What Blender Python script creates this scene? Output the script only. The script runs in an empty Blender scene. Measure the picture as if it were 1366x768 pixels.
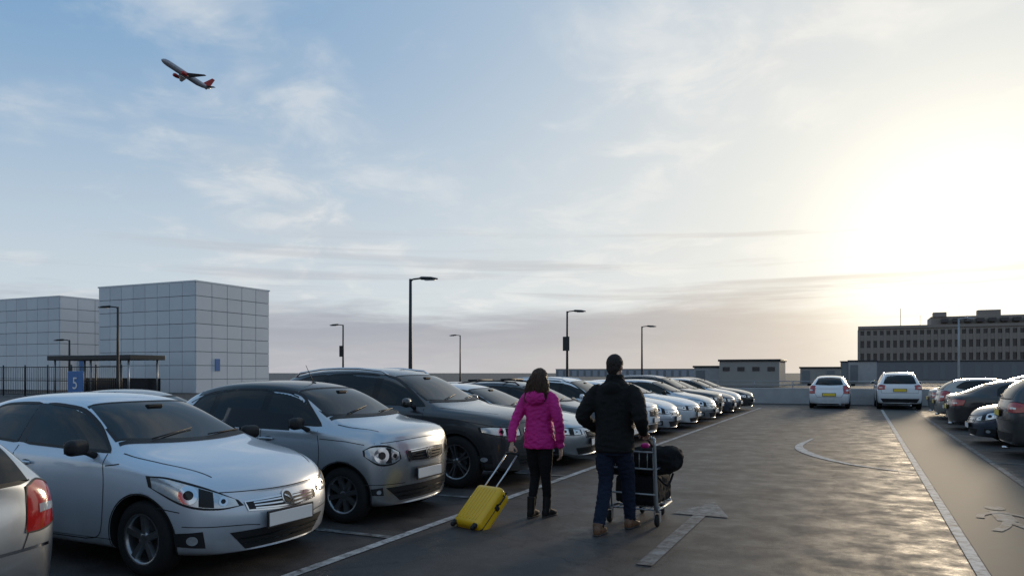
import bpy, bmesh, math, random
from mathutils import Vector, Matrix, noise
from mathutils.bvhtree import BVHTree
random.seed(7)
S=bpy.context.scene
rad=math.radians
V=Vector

# ------------------------------------------------------------------ materials
def newmat(name):
    m=bpy.data.materials.new(name); m.use_nodes=True
    nt=m.node_tree; b=nt.nodes['Principled BSDF']
    return m,nt,b
def mat(name,col,rough=.5,metal=0,coat=0,var=.12,nscale=6,bump=0,bscale=60,emis=None,coord='Object',spec=.5):
    m,nt,b=newmat(name)
    tc=nt.nodes.new('ShaderNodeTexCoord')
    n=nt.nodes.new('ShaderNodeTexNoise'); n.inputs['Scale'].default_value=nscale; n.inputs['Detail'].default_value=3
    nt.links.new(tc.outputs[coord],n.inputs['Vector'])
    mx=nt.nodes.new('ShaderNodeMix'); mx.data_type='RGBA'
    mx.inputs[6].default_value=(*[c*(1-var) for c in col],1); mx.inputs[7].default_value=(*[min(1,c*(1+var)) for c in col],1)
    nt.links.new(n.outputs['Fac'],mx.inputs[0]); nt.links.new(mx.outputs[2],b.inputs['Base Color'])
    b.inputs['Roughness'].default_value=rough; b.inputs['Metallic'].default_value=metal
    b.inputs['Specular IOR Level'].default_value=spec
    b.inputs['Coat Weight'].default_value=coat; b.inputs['Coat Roughness'].default_value=.05
    if bump:
        n2=nt.nodes.new('ShaderNodeTexNoise'); n2.inputs['Scale'].default_value=bscale; n2.inputs['Detail'].default_value=2
        nt.links.new(tc.outputs[coord],n2.inputs['Vector'])
        bp=nt.nodes.new('ShaderNodeBump'); bp.inputs['Strength'].default_value=bump; bp.inputs['Distance'].default_value=.01
        nt.links.new(n2.outputs['Fac'],bp.inputs['Height']); nt.links.new(bp.outputs['Normal'],b.inputs['Normal'])
    return m
def paint(name,col,metal=.4,rough=.38):
    m,nt,b=newmat(name)
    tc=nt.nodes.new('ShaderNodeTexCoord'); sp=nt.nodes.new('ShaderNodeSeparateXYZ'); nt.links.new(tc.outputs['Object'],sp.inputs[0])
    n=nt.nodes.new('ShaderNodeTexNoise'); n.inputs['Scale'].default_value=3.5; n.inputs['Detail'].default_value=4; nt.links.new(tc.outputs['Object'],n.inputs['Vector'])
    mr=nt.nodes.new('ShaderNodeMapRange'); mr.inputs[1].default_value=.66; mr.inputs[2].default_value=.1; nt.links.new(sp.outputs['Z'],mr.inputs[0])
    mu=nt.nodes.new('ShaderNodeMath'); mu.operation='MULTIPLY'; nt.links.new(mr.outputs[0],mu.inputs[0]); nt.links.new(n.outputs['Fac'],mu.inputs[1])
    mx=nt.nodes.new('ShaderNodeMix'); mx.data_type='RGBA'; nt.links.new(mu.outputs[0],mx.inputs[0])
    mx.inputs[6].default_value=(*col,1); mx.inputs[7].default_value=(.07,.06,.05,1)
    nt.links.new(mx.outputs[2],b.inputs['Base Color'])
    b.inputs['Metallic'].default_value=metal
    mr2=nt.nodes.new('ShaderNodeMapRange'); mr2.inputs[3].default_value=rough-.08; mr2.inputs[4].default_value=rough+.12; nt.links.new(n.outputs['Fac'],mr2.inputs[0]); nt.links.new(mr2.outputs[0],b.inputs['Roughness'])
    b.inputs['Coat Weight'].default_value=1; b.inputs['Coat Roughness'].default_value=.03
    return m
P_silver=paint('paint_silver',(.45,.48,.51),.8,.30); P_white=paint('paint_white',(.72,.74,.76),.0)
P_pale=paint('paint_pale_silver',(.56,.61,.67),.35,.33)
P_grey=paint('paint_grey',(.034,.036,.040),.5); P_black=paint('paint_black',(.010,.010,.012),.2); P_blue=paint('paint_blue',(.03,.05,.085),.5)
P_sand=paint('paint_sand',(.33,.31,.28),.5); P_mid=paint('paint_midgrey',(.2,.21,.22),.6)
M_glass=mat('car_glass',(.006,.008,.009),.02,0,0,var=.2,spec=.36)
M_black=mat('black_plastic',(.014,.014,.015),.55,bump=.1,bscale=200,spec=.3)
M_chrome=mat('chrome',(.62,.63,.65),.13,1,var=.05)
M_lens=mat('headlight_lens',(.50,.53,.55),.10,.5,1,var=.4,nscale=22)
M_red=mat('red_lens',(.36,.012,.012),.12,0,1,var=.3,nscale=20)
M_plw=mat('plate_white',(.68,.68,.67),.4,var=.04); M_ply=mat('plate_yellow',(.75,.55,.05),.4,var=.04)
M_amber=mat('amber_lens',(.6,.2,.02),.2,0,1)
M_seam=mat('seam',(.012,.012,.012),.8)
M_rim=mat('alloy',(.26,.27,.28),.3,.9,.3); M_tyre=mat('tyre',(.013,.013,.013),.8,bump=.2,bscale=80,spec=.25)
M_roofblk=mat('roof_black',(.006,.006,.007),.12,0,0,spec=.3)
CARM=[P_silver,M_glass,M_black,M_chrome,M_lens,M_red,M_plw,M_ply,M_amber,M_seam,M_rim,M_tyre,M_roofblk]
PA,GL,BK,CH,LN,RD,PW,PY,AM,SE,RI,TY,RB=range(13)

# ------------------------------------------------------------------ mesh builder
class MB:
    def __init__(s): s.v=[];s.f=[];s.m=[];s.s=[]
    def add(s,vs,fs,mi=0,smooth=True,M=None):
        o=len(s.v)
        s.v+= [ (M@V(v)) if M else V(v) for v in vs]
        for i_,f in enumerate(fs): s.f.append([i+o for i in f]); s.m.append(mi); s.s.append(smooth if not isinstance(smooth,list) else smooth[i_])
    def box(s,c,d,mi=0,rot=None,bev=0,seg=2,M=None,smooth=None):
        bm=bmesh.new(); bmesh.ops.create_cube(bm,size=1)
        for v in bm.verts: v.co=V((v.co.x*d[0],v.co.y*d[1],v.co.z*d[2]))
        if bev: bmesh.ops.bevel(bm,geom=bm.edges[:],offset=bev,segments=seg,affect='EDGES',profile=.5)
        T=Matrix.Translation(c)@(rot.to_4x4() if rot else Matrix.Identity(4))
        if M: T=M@T
        bm.verts.index_update(); bm.normal_update()
        if smooth is None: smooth=[bool(bev) and seg>1 and max(abs(f.normal.x),abs(f.normal.y),abs(f.normal.z))<.999 for f in bm.faces]
        s.add([v.co.copy() for v in bm.verts],[[v.index for v in f.verts] for f in bm.faces],mi,smooth,T); bm.free()
    def loft(s,rings,seg=20,mi=0,cap=True,M=None,p=2.0):
        vs=[];fs=[]
        for c,a,b in rings:
            c,a,b=V(c),V(a),V(b)
            for k in range(seg):
                t=2*math.pi*k/seg; ca,sa=math.cos(t),math.sin(t)
                if p!=2: ca=math.copysign(abs(ca)**(2/p),ca); sa=math.copysign(abs(sa)**(2/p),sa)
                vs.append(c+a*ca+b*sa)
        n=len(rings)
        for j in range(n-1):
            for k in range(seg):
                k2=(k+1)%seg; fs.append([j*seg+k,j*seg+k2,(j+1)*seg+k2,(j+1)*seg+k])
        if cap:
            fs.append([k for k in range(seg)][::-1]); fs.append([(n-1)*seg+k for k in range(seg)])
        s.add(vs,fs,mi,True,M)
    def tube(s,pts,r,seg=10,mi=0,cap=True,M=None,up=(0,0,1)):
        pts=[V(p) for p in pts]; n=len(pts)
        if not hasattr(r,'__len__'): r=[r]*n
        rings=[];prev=None
        for i,p in enumerate(pts):
            t=(pts[min(i+1,n-1)]-pts[max(i-1,0)]).normalized()
            if prev is None: a=t.orthogonal().normalized()
            else: a=(prev-t*prev.dot(t)).normalized()
            prev=a; b=t.cross(a); ri=r[i]
            rings.append((p,a*ri,b*ri))
        s.loft(rings,seg,mi,cap,M)
    def ell(s,c,r,mi=0,seg=16,rings=10,M=None,rot=None):
        vs=[];fs=[];c=V(c)
        for j in range(rings+1):
            ph=math.pi*j/rings
            for k in range(seg):
                t=2*math.pi*k/seg
                q=V((r[0]*math.sin(ph)*math.cos(t),r[1]*math.sin(ph)*math.sin(t),r[2]*math.cos(ph)))
                if rot: q=rot@q
                vs.append(c+q)
        for j in range(rings):
            for k in range(seg):
                k2=(k+1)%seg; fs.append([j*seg+k,(j+1)*seg+k,(j+1)*seg+k2,j*seg+k2])
        s.add(vs,fs,mi,True,M)
    def lathe(s,prof,axis='y',seg=32,mi=0,M=None):
        vs=[];fs=[]
        for r,h in prof:
            for k in range(seg):
                t=2*math.pi*k/seg; a,b=r*math.cos(t),r*math.sin(t)
                vs.append((a,h,b) if axis=='y' else ((h,a,b) if axis=='x' else (a,b,h)))
        for j in range(len(prof)-1):
            for k in range(seg):
                k2=(k+1)%seg; fs.append([j*seg+k,j*seg+k2,(j+1)*seg+k2,(j+1)*seg+k])
        s.add(vs,fs,mi,True,M)
    def mesh(s,name,mats):
        me=bpy.data.meshes.new(name); me.from_pydata([tuple(v) for v in s.v],[],s.f)
        for m in mats: me.materials.append(m)
        me.polygons.foreach_set('material_index',s.m); me.polygons.foreach_set('use_smooth',s.s); me.update()
        return me
    def obj(s,name,mats,parent=None,merge=False,fixn=True):
        me=s.mesh(name,mats)
        if fixn:
            bm=bmesh.new(); bm.from_mesh(me)
            if merge: bmesh.ops.remove_doubles(bm,verts=bm.verts[:],dist=1e-5)
            bmesh.ops.recalc_face_normals(bm,faces=bm.faces[:]); bm.to_mesh(me); bm.free()
        return mkobj(name,me,parent)
def mkobj(name,me,parent=None,M=None):
    o=bpy.data.objects.new(name,me); S.collection.objects.link(o)
    if parent: o.parent=parent
    if M: o.matrix_local=M
    return o
def empty(name,loc=(0,0,0),rz=0,sc=(1,1,1)):
    o=bpy.data.objects.new(name,None); S.collection.objects.link(o); o.location=loc; o.rotation_euler=(0,0,rz); o.scale=sc; o.empty_display_size=.2
    return o
def evalmesh(o):
    dg=bpy.context.evaluated_depsgraph_get(); dg.update()
    return bpy.data.meshes.new_from_object(o.evaluated_get(dg))

# ------------------------------------------------------------------ car builder
def lerp_tab(t,z):
    if z<=t[0][0]: return t[0][1]
    for (a,b),(c,d) in zip(t,t[1:]):
        if z<=c: return b+(d-b)*(z-a)/(c-a)
    return t[-1][1]
def rs(pts,n,smooth):
    pts=[V(p) for p in pts]
    if smooth and len(pts)>2:
        q=[]
        e=[pts[0]*2-pts[1]]+pts+[pts[-1]*2-pts[-2]]
        for i in range(1,len(e)-2):
            for k in range(8):
                t=k/8; a,b,c,d=e[i-1],e[i],e[i+1],e[i+2]
                q.append(.5*((2*b)+(c-a)*t+(2*a-5*b+4*c-d)*t*t+(3*b-a-3*c+d)*t**3))
        q.append(pts[-1]); pts=q
    L=[0]
    for a,b in zip(pts,pts[1:]): L.append(L[-1]+(b-a).length)
    out=[];j=0
    for k in range(n+1):
        s=L[-1]*k/n
        while j<len(pts)-2 and L[j+1]<s: j+=1
        seg=L[j+1]-L[j]; t=0 if seg<1e-9 else (s-L[j])/seg
        out.append(pts[j].lerp(pts[j+1],min(1,max(0,t))))
    return out
DIR={'L':V((0,-1,0)),'R':V((0,1,0)),'F':V((-1,0,0)),'B':V((1,0,0)),'T':V((0,0,-1))}
def to3(mode,p):
    a,b=p[0],p[1]
    return {'L':V((a,2,b)),'R':V((a,-2,b)),'F':V((4,a,b)),'B':V((-4,a,b)),'T':V((a,b,3))}[mode]
class Proj:
    def __init__(s,bvh,mb): s.b=bvh; s.mb=mb
    def pt(s,p,d,off):
        o=p-d*3
        h=s.b.ray_cast(o,d)
        if h[0] is None: h=s.b.find_nearest(p)
        n=h[1]
        if n.dot(d)>0: n=-n
        return h[0]+n*off
    def patch3(s,lo,up,d,off,mi,nu=16,nv=6,smooth=True,border=0,bmi=SE):
        lo=rs(lo,nu,smooth); up=rs(up,nu,smooth); d=V(d).normalized()
        vs=[];fs=[]
        for j in range(nv+1):
            for i in range(nu+1): vs.append(s.pt(lo[i].lerp(up[i],j/nv),d,off))
        for j in range(nv):
            for i in range(nu):
                a=j*(nu+1)+i; fs.append([a,a+1,a+nu+2,a+nu+1])
        s.mb.add(vs,fs,mi,True)
        if border:
            s.rib3(lo+up[::-1]+[lo[0]],d,border,off+.0015,bmi,n=0)
    def rib3(s,pts,d,w,off,mi,n=24,smooth=True):
        d=V(d).normalized(); pts=rs(pts,n,smooth) if n else pts
        q=[]
        for p in pts:
            if not q or (p-q[-1]).length>1e-4: q.append(p)
        pts=q; vs=[];fs=[]
        for i,p in enumerate(pts):
            t=pts[min(i+1,len(pts)-1)]-pts[max(i-1,0)]
            if (pts[0]-pts[-1]).length<1e-3 and i in (0,len(pts)-1): t=pts[1]-pts[-2]
            if t.length<1e-6: t=V((0,0,1))
            sd=t.cross(d)
            if sd.length<1e-6: sd=V((0,0,1))
            sd=sd.normalized()*w/2
            vs+= [s.pt(p-sd,d,off),s.pt(p+sd,d,off)]
        for i in range(len(pts)-1): fs.append([2*i,2*i+1,2*i+3,2*i+2])
        s.mb.add(vs,fs,mi,True)
    def patch(s,mode,lo,up,off,mi,**k):
        for m in (('L','R') if mode=='S' else (mode,)):
            s.patch3([to3(m,p) for p in lo],[to3(m,p) for p in up],DIR[m],off,mi,**k)
    def rib(s,mode,pts,w,off,mi,n=24,smooth=True):
        for m in (('L','R') if mode=='S' else (mode,)):
            s.rib3([to3(m,p) for p in pts],DIR[m],w,off,mi,n,smooth)
    def both3(s,lo,up,d,off,mi,**k):
        for sg in (1,-1):
            f=lambda q:[V((p[0],p[1]*sg,p[2])) for p in q]
            s.patch3(f(lo),f(up),(d[0],d[1]*sg,d[2]),off,mi,**k)
    def disk(s,c,r,d,off,mi,n=20):
        d=V(d).normalized(); c=V(c); a=d.cross(V((0,0,1))).normalized(); b=d.cross(a)
        vs=[s.pt(c,d,off)]+[s.pt(c+a*r*math.cos(2*math.pi*k/n)+b*r*math.sin(2*math.pi*k/n),d,off) for k in range(n)]
        s.mb.add(vs,[[0,1+k,1+(k+1)%n] for k in range(n)],mi,True)
def body_mesh(sp):
    bm=bmesh.new(); W2=sp['W']/2
    def mk(x,w,zb,zsh,zt,rw,bu,prof=None):
        zm=zb+(zsh-zb)*.45
        dr=.03+.03*max(0,min(1,(zt-zsh-.1)/.3))
        R=[(.45*w,zb),(.88*w,zb),(.97*w,zb+.06),(1.0*w,zm),(.995*w,zsh-.13),(.97*w,zsh-.025),(.915*w,zsh+.028),(rw*w,zt-dr),(rw*.6*w,zt-.012)]
        def X(y,z): return (lerp_tab(prof,z) if prof else x)-bu*(abs(y)/W2)**2
        ring={'L':[bm.verts.new((X(y,z),y,z)) for y,z in R],'R':[bm.verts.new((X(y,z),-y,z)) for y,z in R]}
        ring['b']=bm.verts.new((X(0,zb),0,zb)); ring['t']=bm.verts.new((X(0,zt),0,zt)); ring['R_']=R; ring['X']=X
        return ring
    rr=[mk(0,*sp['cap_f'],prof=sp['nose'])]
    for st in sp['st']: rr.append(mk(*st))
    rr.append(mk(0,*sp['cap_r'],prof=sp['tail']))
    for a,b in zip(rr,rr[1:]):
        for sd in 'LR':
            for i in range(8): bm.faces.new([a[sd][i],a[sd][i+1],b[sd][i+1],b[sd][i]])
            bm.faces.new([a['b'],a[sd][0],b[sd][0],b['b']]); bm.faces.new([a[sd][8],a['t'],b['t'],b[sd][8]])
    for r in (rr[0],rr[-1]):
        C=[r['b']]+[bm.verts.new((r['X'](0,z),0,z)) for y,z in r['R_'][1:8]]+[r['t']]
        for sd in 'LR':
            for i in range(8): bm.faces.new([r[sd][i],C[i],C[i+1],r[sd][i+1]])
    bmesh.ops.recalc_face_normals(bm,faces=bm.faces[:])
    cr=bm.edges.layers.float.get('crease_edge') or bm.edges.layers.float.new('crease_edge')
    for a,b in zip(rr,rr[1:]):
        for sd in 'LR':
            for i,val in ((5,.4),(6,.25),(7,.25),(2,.3)):
                e=bm.edges.get((a[sd][i],b[sd][i]))
                if e: e[cr]=val
    me=bpy.data.meshes.new('tmp'); bm.to_mesh(me); bm.free()
    o=mkobj('tmp',me); md=o.modifiers.new('s','SUBSURF'); md.levels=3; md.render_levels=3
    m2=evalmesh(o); bpy.data.objects.remove(o)
    xs=[v.co.x for v in m2.vertices]; ys=[v.co.y for v in m2.vertices]; zs=[v.co.z for v in m2.vertices]
    sx=sp['L']/(max(xs)-min(xs)); mx=(max(xs)+min(xs))/2; sy=sp['W']/(max(ys)-min(ys)); z0=min(zs); z1=max(zs)
    zl=.17 if sp['H']<1.6 else .24
    for v in m2.vertices:
        v.co.x=(v.co.x-mx)*sx; v.co.y*=sy; v.co.z=zl+(v.co.z-z0)*(sp['H']-zl)/(z1-z0)
    return m2
def wheel_mesh(r,w,spokes,style):
    mb=MB(); ri=r*.66
    h=w/2
    mb.lathe([(ri,-h*.9),(ri+.02,-h),(r-.03,-h*.96),(r-.005,-h*.75),(r,-h*.4),(r,h*.4),(r-.005,h*.75),(r-.03,h*.96),(ri+.02,h),(ri,h*.9)],mi=TY,seg=40)
    mb.lathe([(ri+.004,h*.93),(ri-.012,h*.93),(ri-.022,h*.6),(ri-.03,-h*.8)],mi=RI,seg=40)
    mb.lathe([(ri-.02,-h*.2),(.0,-h*.2)],mi=BK,seg=24)
    mb.lathe([(.13,0),(.02,.0)],mi=RI,seg=24)
    mb.lathe([(.055,h*.25),(.06,h*.68),(.03,h*.74),(0.0,h*.74)],mi=RI,seg=16)
    for k in range(spokes):
        a=2*math.pi*k/spokes
        for da in ((-.16,.16) if style==2 else (0,)):
            M=Matrix.Rotation(a+da*(1),4,'Y')
            wd=.024 if style==2 else .05
            x0,x1=.04,ri-.012
            vs=[(x0,h*.4,-wd*.6),(x0,h*.72,-wd*.4),(x0,h*.72,wd*.4),(x0,h*.4,wd*.6),(x1,h*.45,-wd*.75),(x1,h*.85,-wd*.5),(x1,h*.85,wd*.5),(x1,h*.45,wd*.75)]
            mb.add(vs,[[0,1,2,3],[4,7,6,5],[0,4,5,1],[1,5,6,2],[2,6,7,3],[3,7,4,0]],RI,False,M)
    me=mb.mesh('wheel',CARM)
    bm=bmesh.new(); bm.from_mesh(me); bmesh.ops.recalc_face_normals(bm,faces=bm.faces[:]); bm.to_mesh(me); bm.free()
    return me
def make_type(sp):
    base=body_mesh(sp)
    bm=bmesh.new(); bm.from_mesh(base); bvh=BVHTree.FromBMesh(bm); bm.free()
    for m in CARM: base.materials.append(m)
    for p in base.polygons: p.use_smooth=True
    o=mkobj('tmpb',base); cut=MB(); W2=sp['W']/2; wr=sp['wr']
    for wx in sp['wx']:
        for sg in (1,-1):
            vs=[];N=40
            for y in (W2-.30,W2+.15):
                for k in range(N):
                    t=2*math.pi*k/N; vs.append((wx+(wr+.045)*math.cos(t),sg*y,wr+.005+(wr+.045)*math.sin(t)))
            fs=[[k,(k+1)%N,N+(k+1)%N,N+k] for k in range(N)]+[list(range(N)),list(range(N,2*N))]
            cut.add(vs,fs,BK,False)
    co=cut.obj('cut',CARM)
    md=o.modifiers.new('b','BOOLEAN'); md.operation='DIFFERENCE'; md.object=co; md.solver='EXACT'
    try: md.material_mode='INDEX'
    except Exception: pass
    body=evalmesh(o); bpy.data.objects.remove(o); bpy.data.objects.remove(co)
    mb=MB(); P=Proj(bvh,mb)
    for wx in sp['wx']:
        pts=[(wx+(wr+.052)*math.cos(t),wr+.005+(wr+.052)*math.sin(t)) for t in [rad(a) for a in range(-15,196,7)]]
        P.rib('S',pts,.05 if sp.get('clad') else .012,.004,BK if sp.get('clad') else SE,n=50)
    sd_=sp['side']
    # black pillars between the side windows
    for (lo,up),(lo2,up2) in zip(sd_,sd_[1:]):
        P.patch('S',[lo[-1],lo2[0]],[up[-1],up2[0]],.0018,RB,nu=3,nv=8)
    for k,(lo,up) in enumerate(sd_): P.patch('S',lo,up,.003,GL,border=.022,bmi=BK)
    xc,xs_,yb,xr,xrs,yt=sp['ws']
    def arc(xc,xs_,y,n=9): return [(xc+(xs_-xc)*(t*t),y*t) for t in [2*i/(n-1)-1 for i in range(n)]]
    P.patch('T',arc(xc,xs_,yb),arc(xr,xrs,yt),.003,GL,nu=24,nv=10,border=.03,bmi=BK)
    P.rib('T',arc(xc+.03,xs_+.05,yb+.02),.05,.006,BK)
    for y0 in (-.45,.12):
        a=P.pt(V((xc-.02-.1*(y0/yb)**2,y0,3)),DIR['T'],.02); b=P.pt(V((xc-.16,y0+.5,3)),DIR['T'],.018); mb.tube([a,(a+b)/2,b],.006,6,BK)
    a=P.pt(V((xr+.12,0,3)),DIR['T'],.006); mb.box(a,(.05,.16,.03),BK,bev=.008)
    lo,up=sp['rear']; P.patch('B',lo,up,.003,GL,nu=18,border=.025,bmi=BK)
    if sp.get('blackroof'): P.patch('T',arc(xr-.03,xrs-.03,yt+.04),[(sp['blackroof'],-yt-.02),(sp['blackroof'],yt+.02)],.004,RB,nu=24,nv=20); P.rib('S',sp['rail'],.10,.0045,RB)
    for s_ in sp['seams']: P.rib('S',s_,.008,.0022,SE,smooth=len(s_)>4)
    for s_ in sp.get('fseams',[]): P.rib('F',s_,.007,.0022,SE)
    for s_ in sp.get('rseams',[]): P.rib('B',s_,.010,.0022,SE,smooth=False)
    for s_ in sp.get('tseams',[]):
        P.rib('T',s_,.008,.0022,SE); P.rib('T',[(a,-b) for a,b in s_],.008,.0022,SE)
    P.rib('S',sp['sill'],.09,.004,BK)
    lo,up=sp['hl']; d=sp.get('hld',(-.8,-.6,0))
    P.both3(lo,up,d,.003,BK,nu=20,nv=8)
    def inset(lo,up,a,b):
        n=20; l=rs(lo,n,True); u=rs(up,n,True); i0=int(n*a); i1=n-i0
        return [l[i].lerp(u[i],b) for i in range(i0,i1+1)],[l[i].lerp(u[i],1-b) for i in range(i0,i1+1)]
    l2,u2=inset(lo,up,.05,.10); P.both3(l2,u2,d,.006,LN,nu=18,nv=6)
    l=rs(lo,20,True);u=rs(up,20,True)
    P.both3([l[i].lerp(u[i],.12) for i in range(6,10)],[l[i].lerp(u[i],.88) for i in range(6,10)],d,.0075,BK,nu=4,nv=4)
    for tt,rf in ((4,.28),(11,.36)):
        c=(l[tt]+u[tt])/2; hgt=(u[tt]-l[tt]).length
        for sg in (1,-1):
            c2=V((c.x,c.y*sg,c.z)); dd=(d[0],d[1]*sg,0)
            P.disk(c2,hgt*rf,dd,.010,CH); P.disk(c2,hgt*rf*.5,dd,.012,GL)
    for lo,up in sp['grille']:
        P.patch('F',lo,up,.004,BK,nu=20,nv=6)
        n=sp.get('slats',3)
        for k in range(n):
            t=(k+.7)/(n+.4); a=rs([V((p[0],p[1],0)) for p in lo],12,True); b=rs([V((p[0],p[1],0)) for p in up],12,True)
            q=[a[i].lerp(b[i],t) for i in range(1,12)]; P.rib('F',[(p.x,p.y) for p in q],.012,.010,CH if k==n-1 or sp.get('allchrome') else GL)
        P.rib('F',[*lo,*up[::-1],lo[0]],.012,.009,CH,n=50,smooth=False)
    for lo,up in sp['intake']:
        P.patch('F',lo,up,.004,BK,nu=20,nv=6)
        for t in (.3,.6):
            P.rib('F',[((lo[0][0]*(1-t)+up[0][0]*t)*.95,lo[0][1]*(1-t)+up[0][1]*t),((lo[-1][0]*(1-t)+up[-1][0]*t)*.95,lo[-1][1]*(1-t)+up[-1][1]*t)],.012,.012,GL,smooth=False)
    for (y,z,r) in sp['fog']:
        for sg in (1,-1):
            f=lambda q:[V((1.5,p[0]*sg,p[1])) for p in q]
            P.patch3(f([(y-r*2.2,z-r*1.4),(y+r*2.4,z-r*1.1)]),f([(y-r*1.6,z+r*1.6),(y+r*2.8,z+r*1.2)]),(-.9,-.43*sg,0),.005,BK,nu=6,nv=4)
            P.disk((1.5,y*sg,z),r*.8,(-.9,-.43*sg,0),.010,LN)
    bz,br=sp['badge']; P.disk((3,0,bz),br,(-1,0,0),.013,CH); P.disk((3,0,bz),br*.72,(-1,0,0),.016,BK); P.rib('F',[(-br*.5,bz+br*.3),(br*.1,bz),(br*.5,bz-br*.4)],.012,.018,CH)
    def plate(z,front,mi):
        c=P.pt(V((4 if front else -4,0,z)),DIR['F' if front else 'B'],.022)
        mb.box(c,(.014,.56,.145),BK,bev=.004); mb.box(c+V((.008 if front else -.008,0,0)),(.008,.52,.111),mi,bev=.003)
    plate(sp['plz'][0],True,PW); plate(sp['plz'][1],False,PY)
    lo,up=sp['tl']; d=(.85,-.53,0)
    P.both3(lo,up,d,.004,RD,nu=12,nv=10,border=.012,bmi=BK)
    l=rs(lo,20,True);u=rs(up,20,True)
    P.both3([l[i].lerp(u[i],.35) for i in range(5,14)],[l[i].lerp(u[i],.52) for i in range(5,14)],d,.007,LN,nu=6,nv=3)
    for lo,up,mi in sp.get('rpatch',[]): P.patch('B',lo,up,.005,mi,nu=18,nv=4)
    for (x,z) in sp['hnd']:
        for sg in ('L','R'):
            p=P.pt(to3(sg,(x,z)),DIR[sg],.02); mb.box(p,(.20,.028,.028),PA,bev=.011,seg=3)
            q=P.pt(to3(sg,(x+.02,z)),DIR[sg],.003); mb.ell(q,(.06,.004,.026),BK)
    mx_,mz=sp['mir']
    for sg in ('L','R'):
        k=1 if sg=='L' else -1
        p=P.pt(to3(sg,(mx_,mz-.05)),DIR[sg],0)
        mb.tube([p,p+V((-.01,.07*k,.03)),p+V((-.02,.12*k,.05))],[.03,.022,.025],8,BK)
        c=p+V((-.03,.15*k,.08))
        mb.box(c,(.12,.20,.135),sp.get('mirmat',PA),bev=.052,seg=4,rot=Matrix.Rotation(rad(-12*k),3,'Z'),smooth=True); mb.box(c+V((-.058,0,0)),(.01,.16,.10),GL,bev=.004,rot=Matrix.Rotation(rad(-12*k),3,'Z'))
    if sp.get('ant'): 
        p=P.pt(V((sp['ant'],0,3)),DIR['T'],0); mb.tube([p,p+V((-.12,0,.22))],[.006,.003],6,BK); mb.ell(p,(.04,.02,.015),BK)
    if sp.get('rails'):
        x0,x1,y=sp['rails']
        for k in (1,-1):
            pts=[P.pt(V((x0+(x1-x0)*t,y*k,3)),DIR['T'],.0 if t in(0,1) else .045) for t in (0,.06,.3,.5,.7,.94,1)]
            mb.tube(pts,.016,8,CH if sp.get('chromerail') else BK)
        if sp.get('bars'):
            for t in (.25,.75):
                x=x0+(x1-x0)*t; a=P.pt(V((x,y,3)),DIR['T'],.08); mb.tube([a+V((0,.06,0)),V((a.x,0,a.z+.01)),V((a.x,-a.y-.06,a.z))],.02,8,BK)
    a=P.pt(V((-4,0,sp['rear'][0][0][1]+.02)),DIR['B'],.02); b=P.pt(V((-4,.3,sp['rear'][0][0][1]+.07)),DIR['B'],.02); mb.tube([a,b],.008,6,BK)
    mb.tube([(-sp['L']/2+.15,-.45,.2),(-sp['L']/2+.01,-.45,.19)],.03,10,CH)
    tm=mb.mesh('trim',CARM)
    return dict(sp=sp,body=body,trim=tm,wheel=wheel_mesh(wr,sp.get('ww',.2),*sp.get('whl',(5,2))))
def place(T,X,Y,rz,pt,sc=(1,1,1),name='parked_car',front=None):
    sp=T['sp']
    e=empty(name,(X,Y,0),rz,sc)
    for nm in ('body','trim'):
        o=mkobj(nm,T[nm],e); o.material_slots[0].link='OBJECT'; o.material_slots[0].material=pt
    W2=sp['W']/2; k=0
    for wx in sp['wx']:
        for sg in (1,-1):
            k+=1; w=mkobj('wheel_%d'%k,T['wheel'],e); w.location=(wx,sg*(W2-.125),sp['wr']); w.rotation_euler=(0,random.random()*6,0 if sg==1 else math.pi)
    return e

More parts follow.
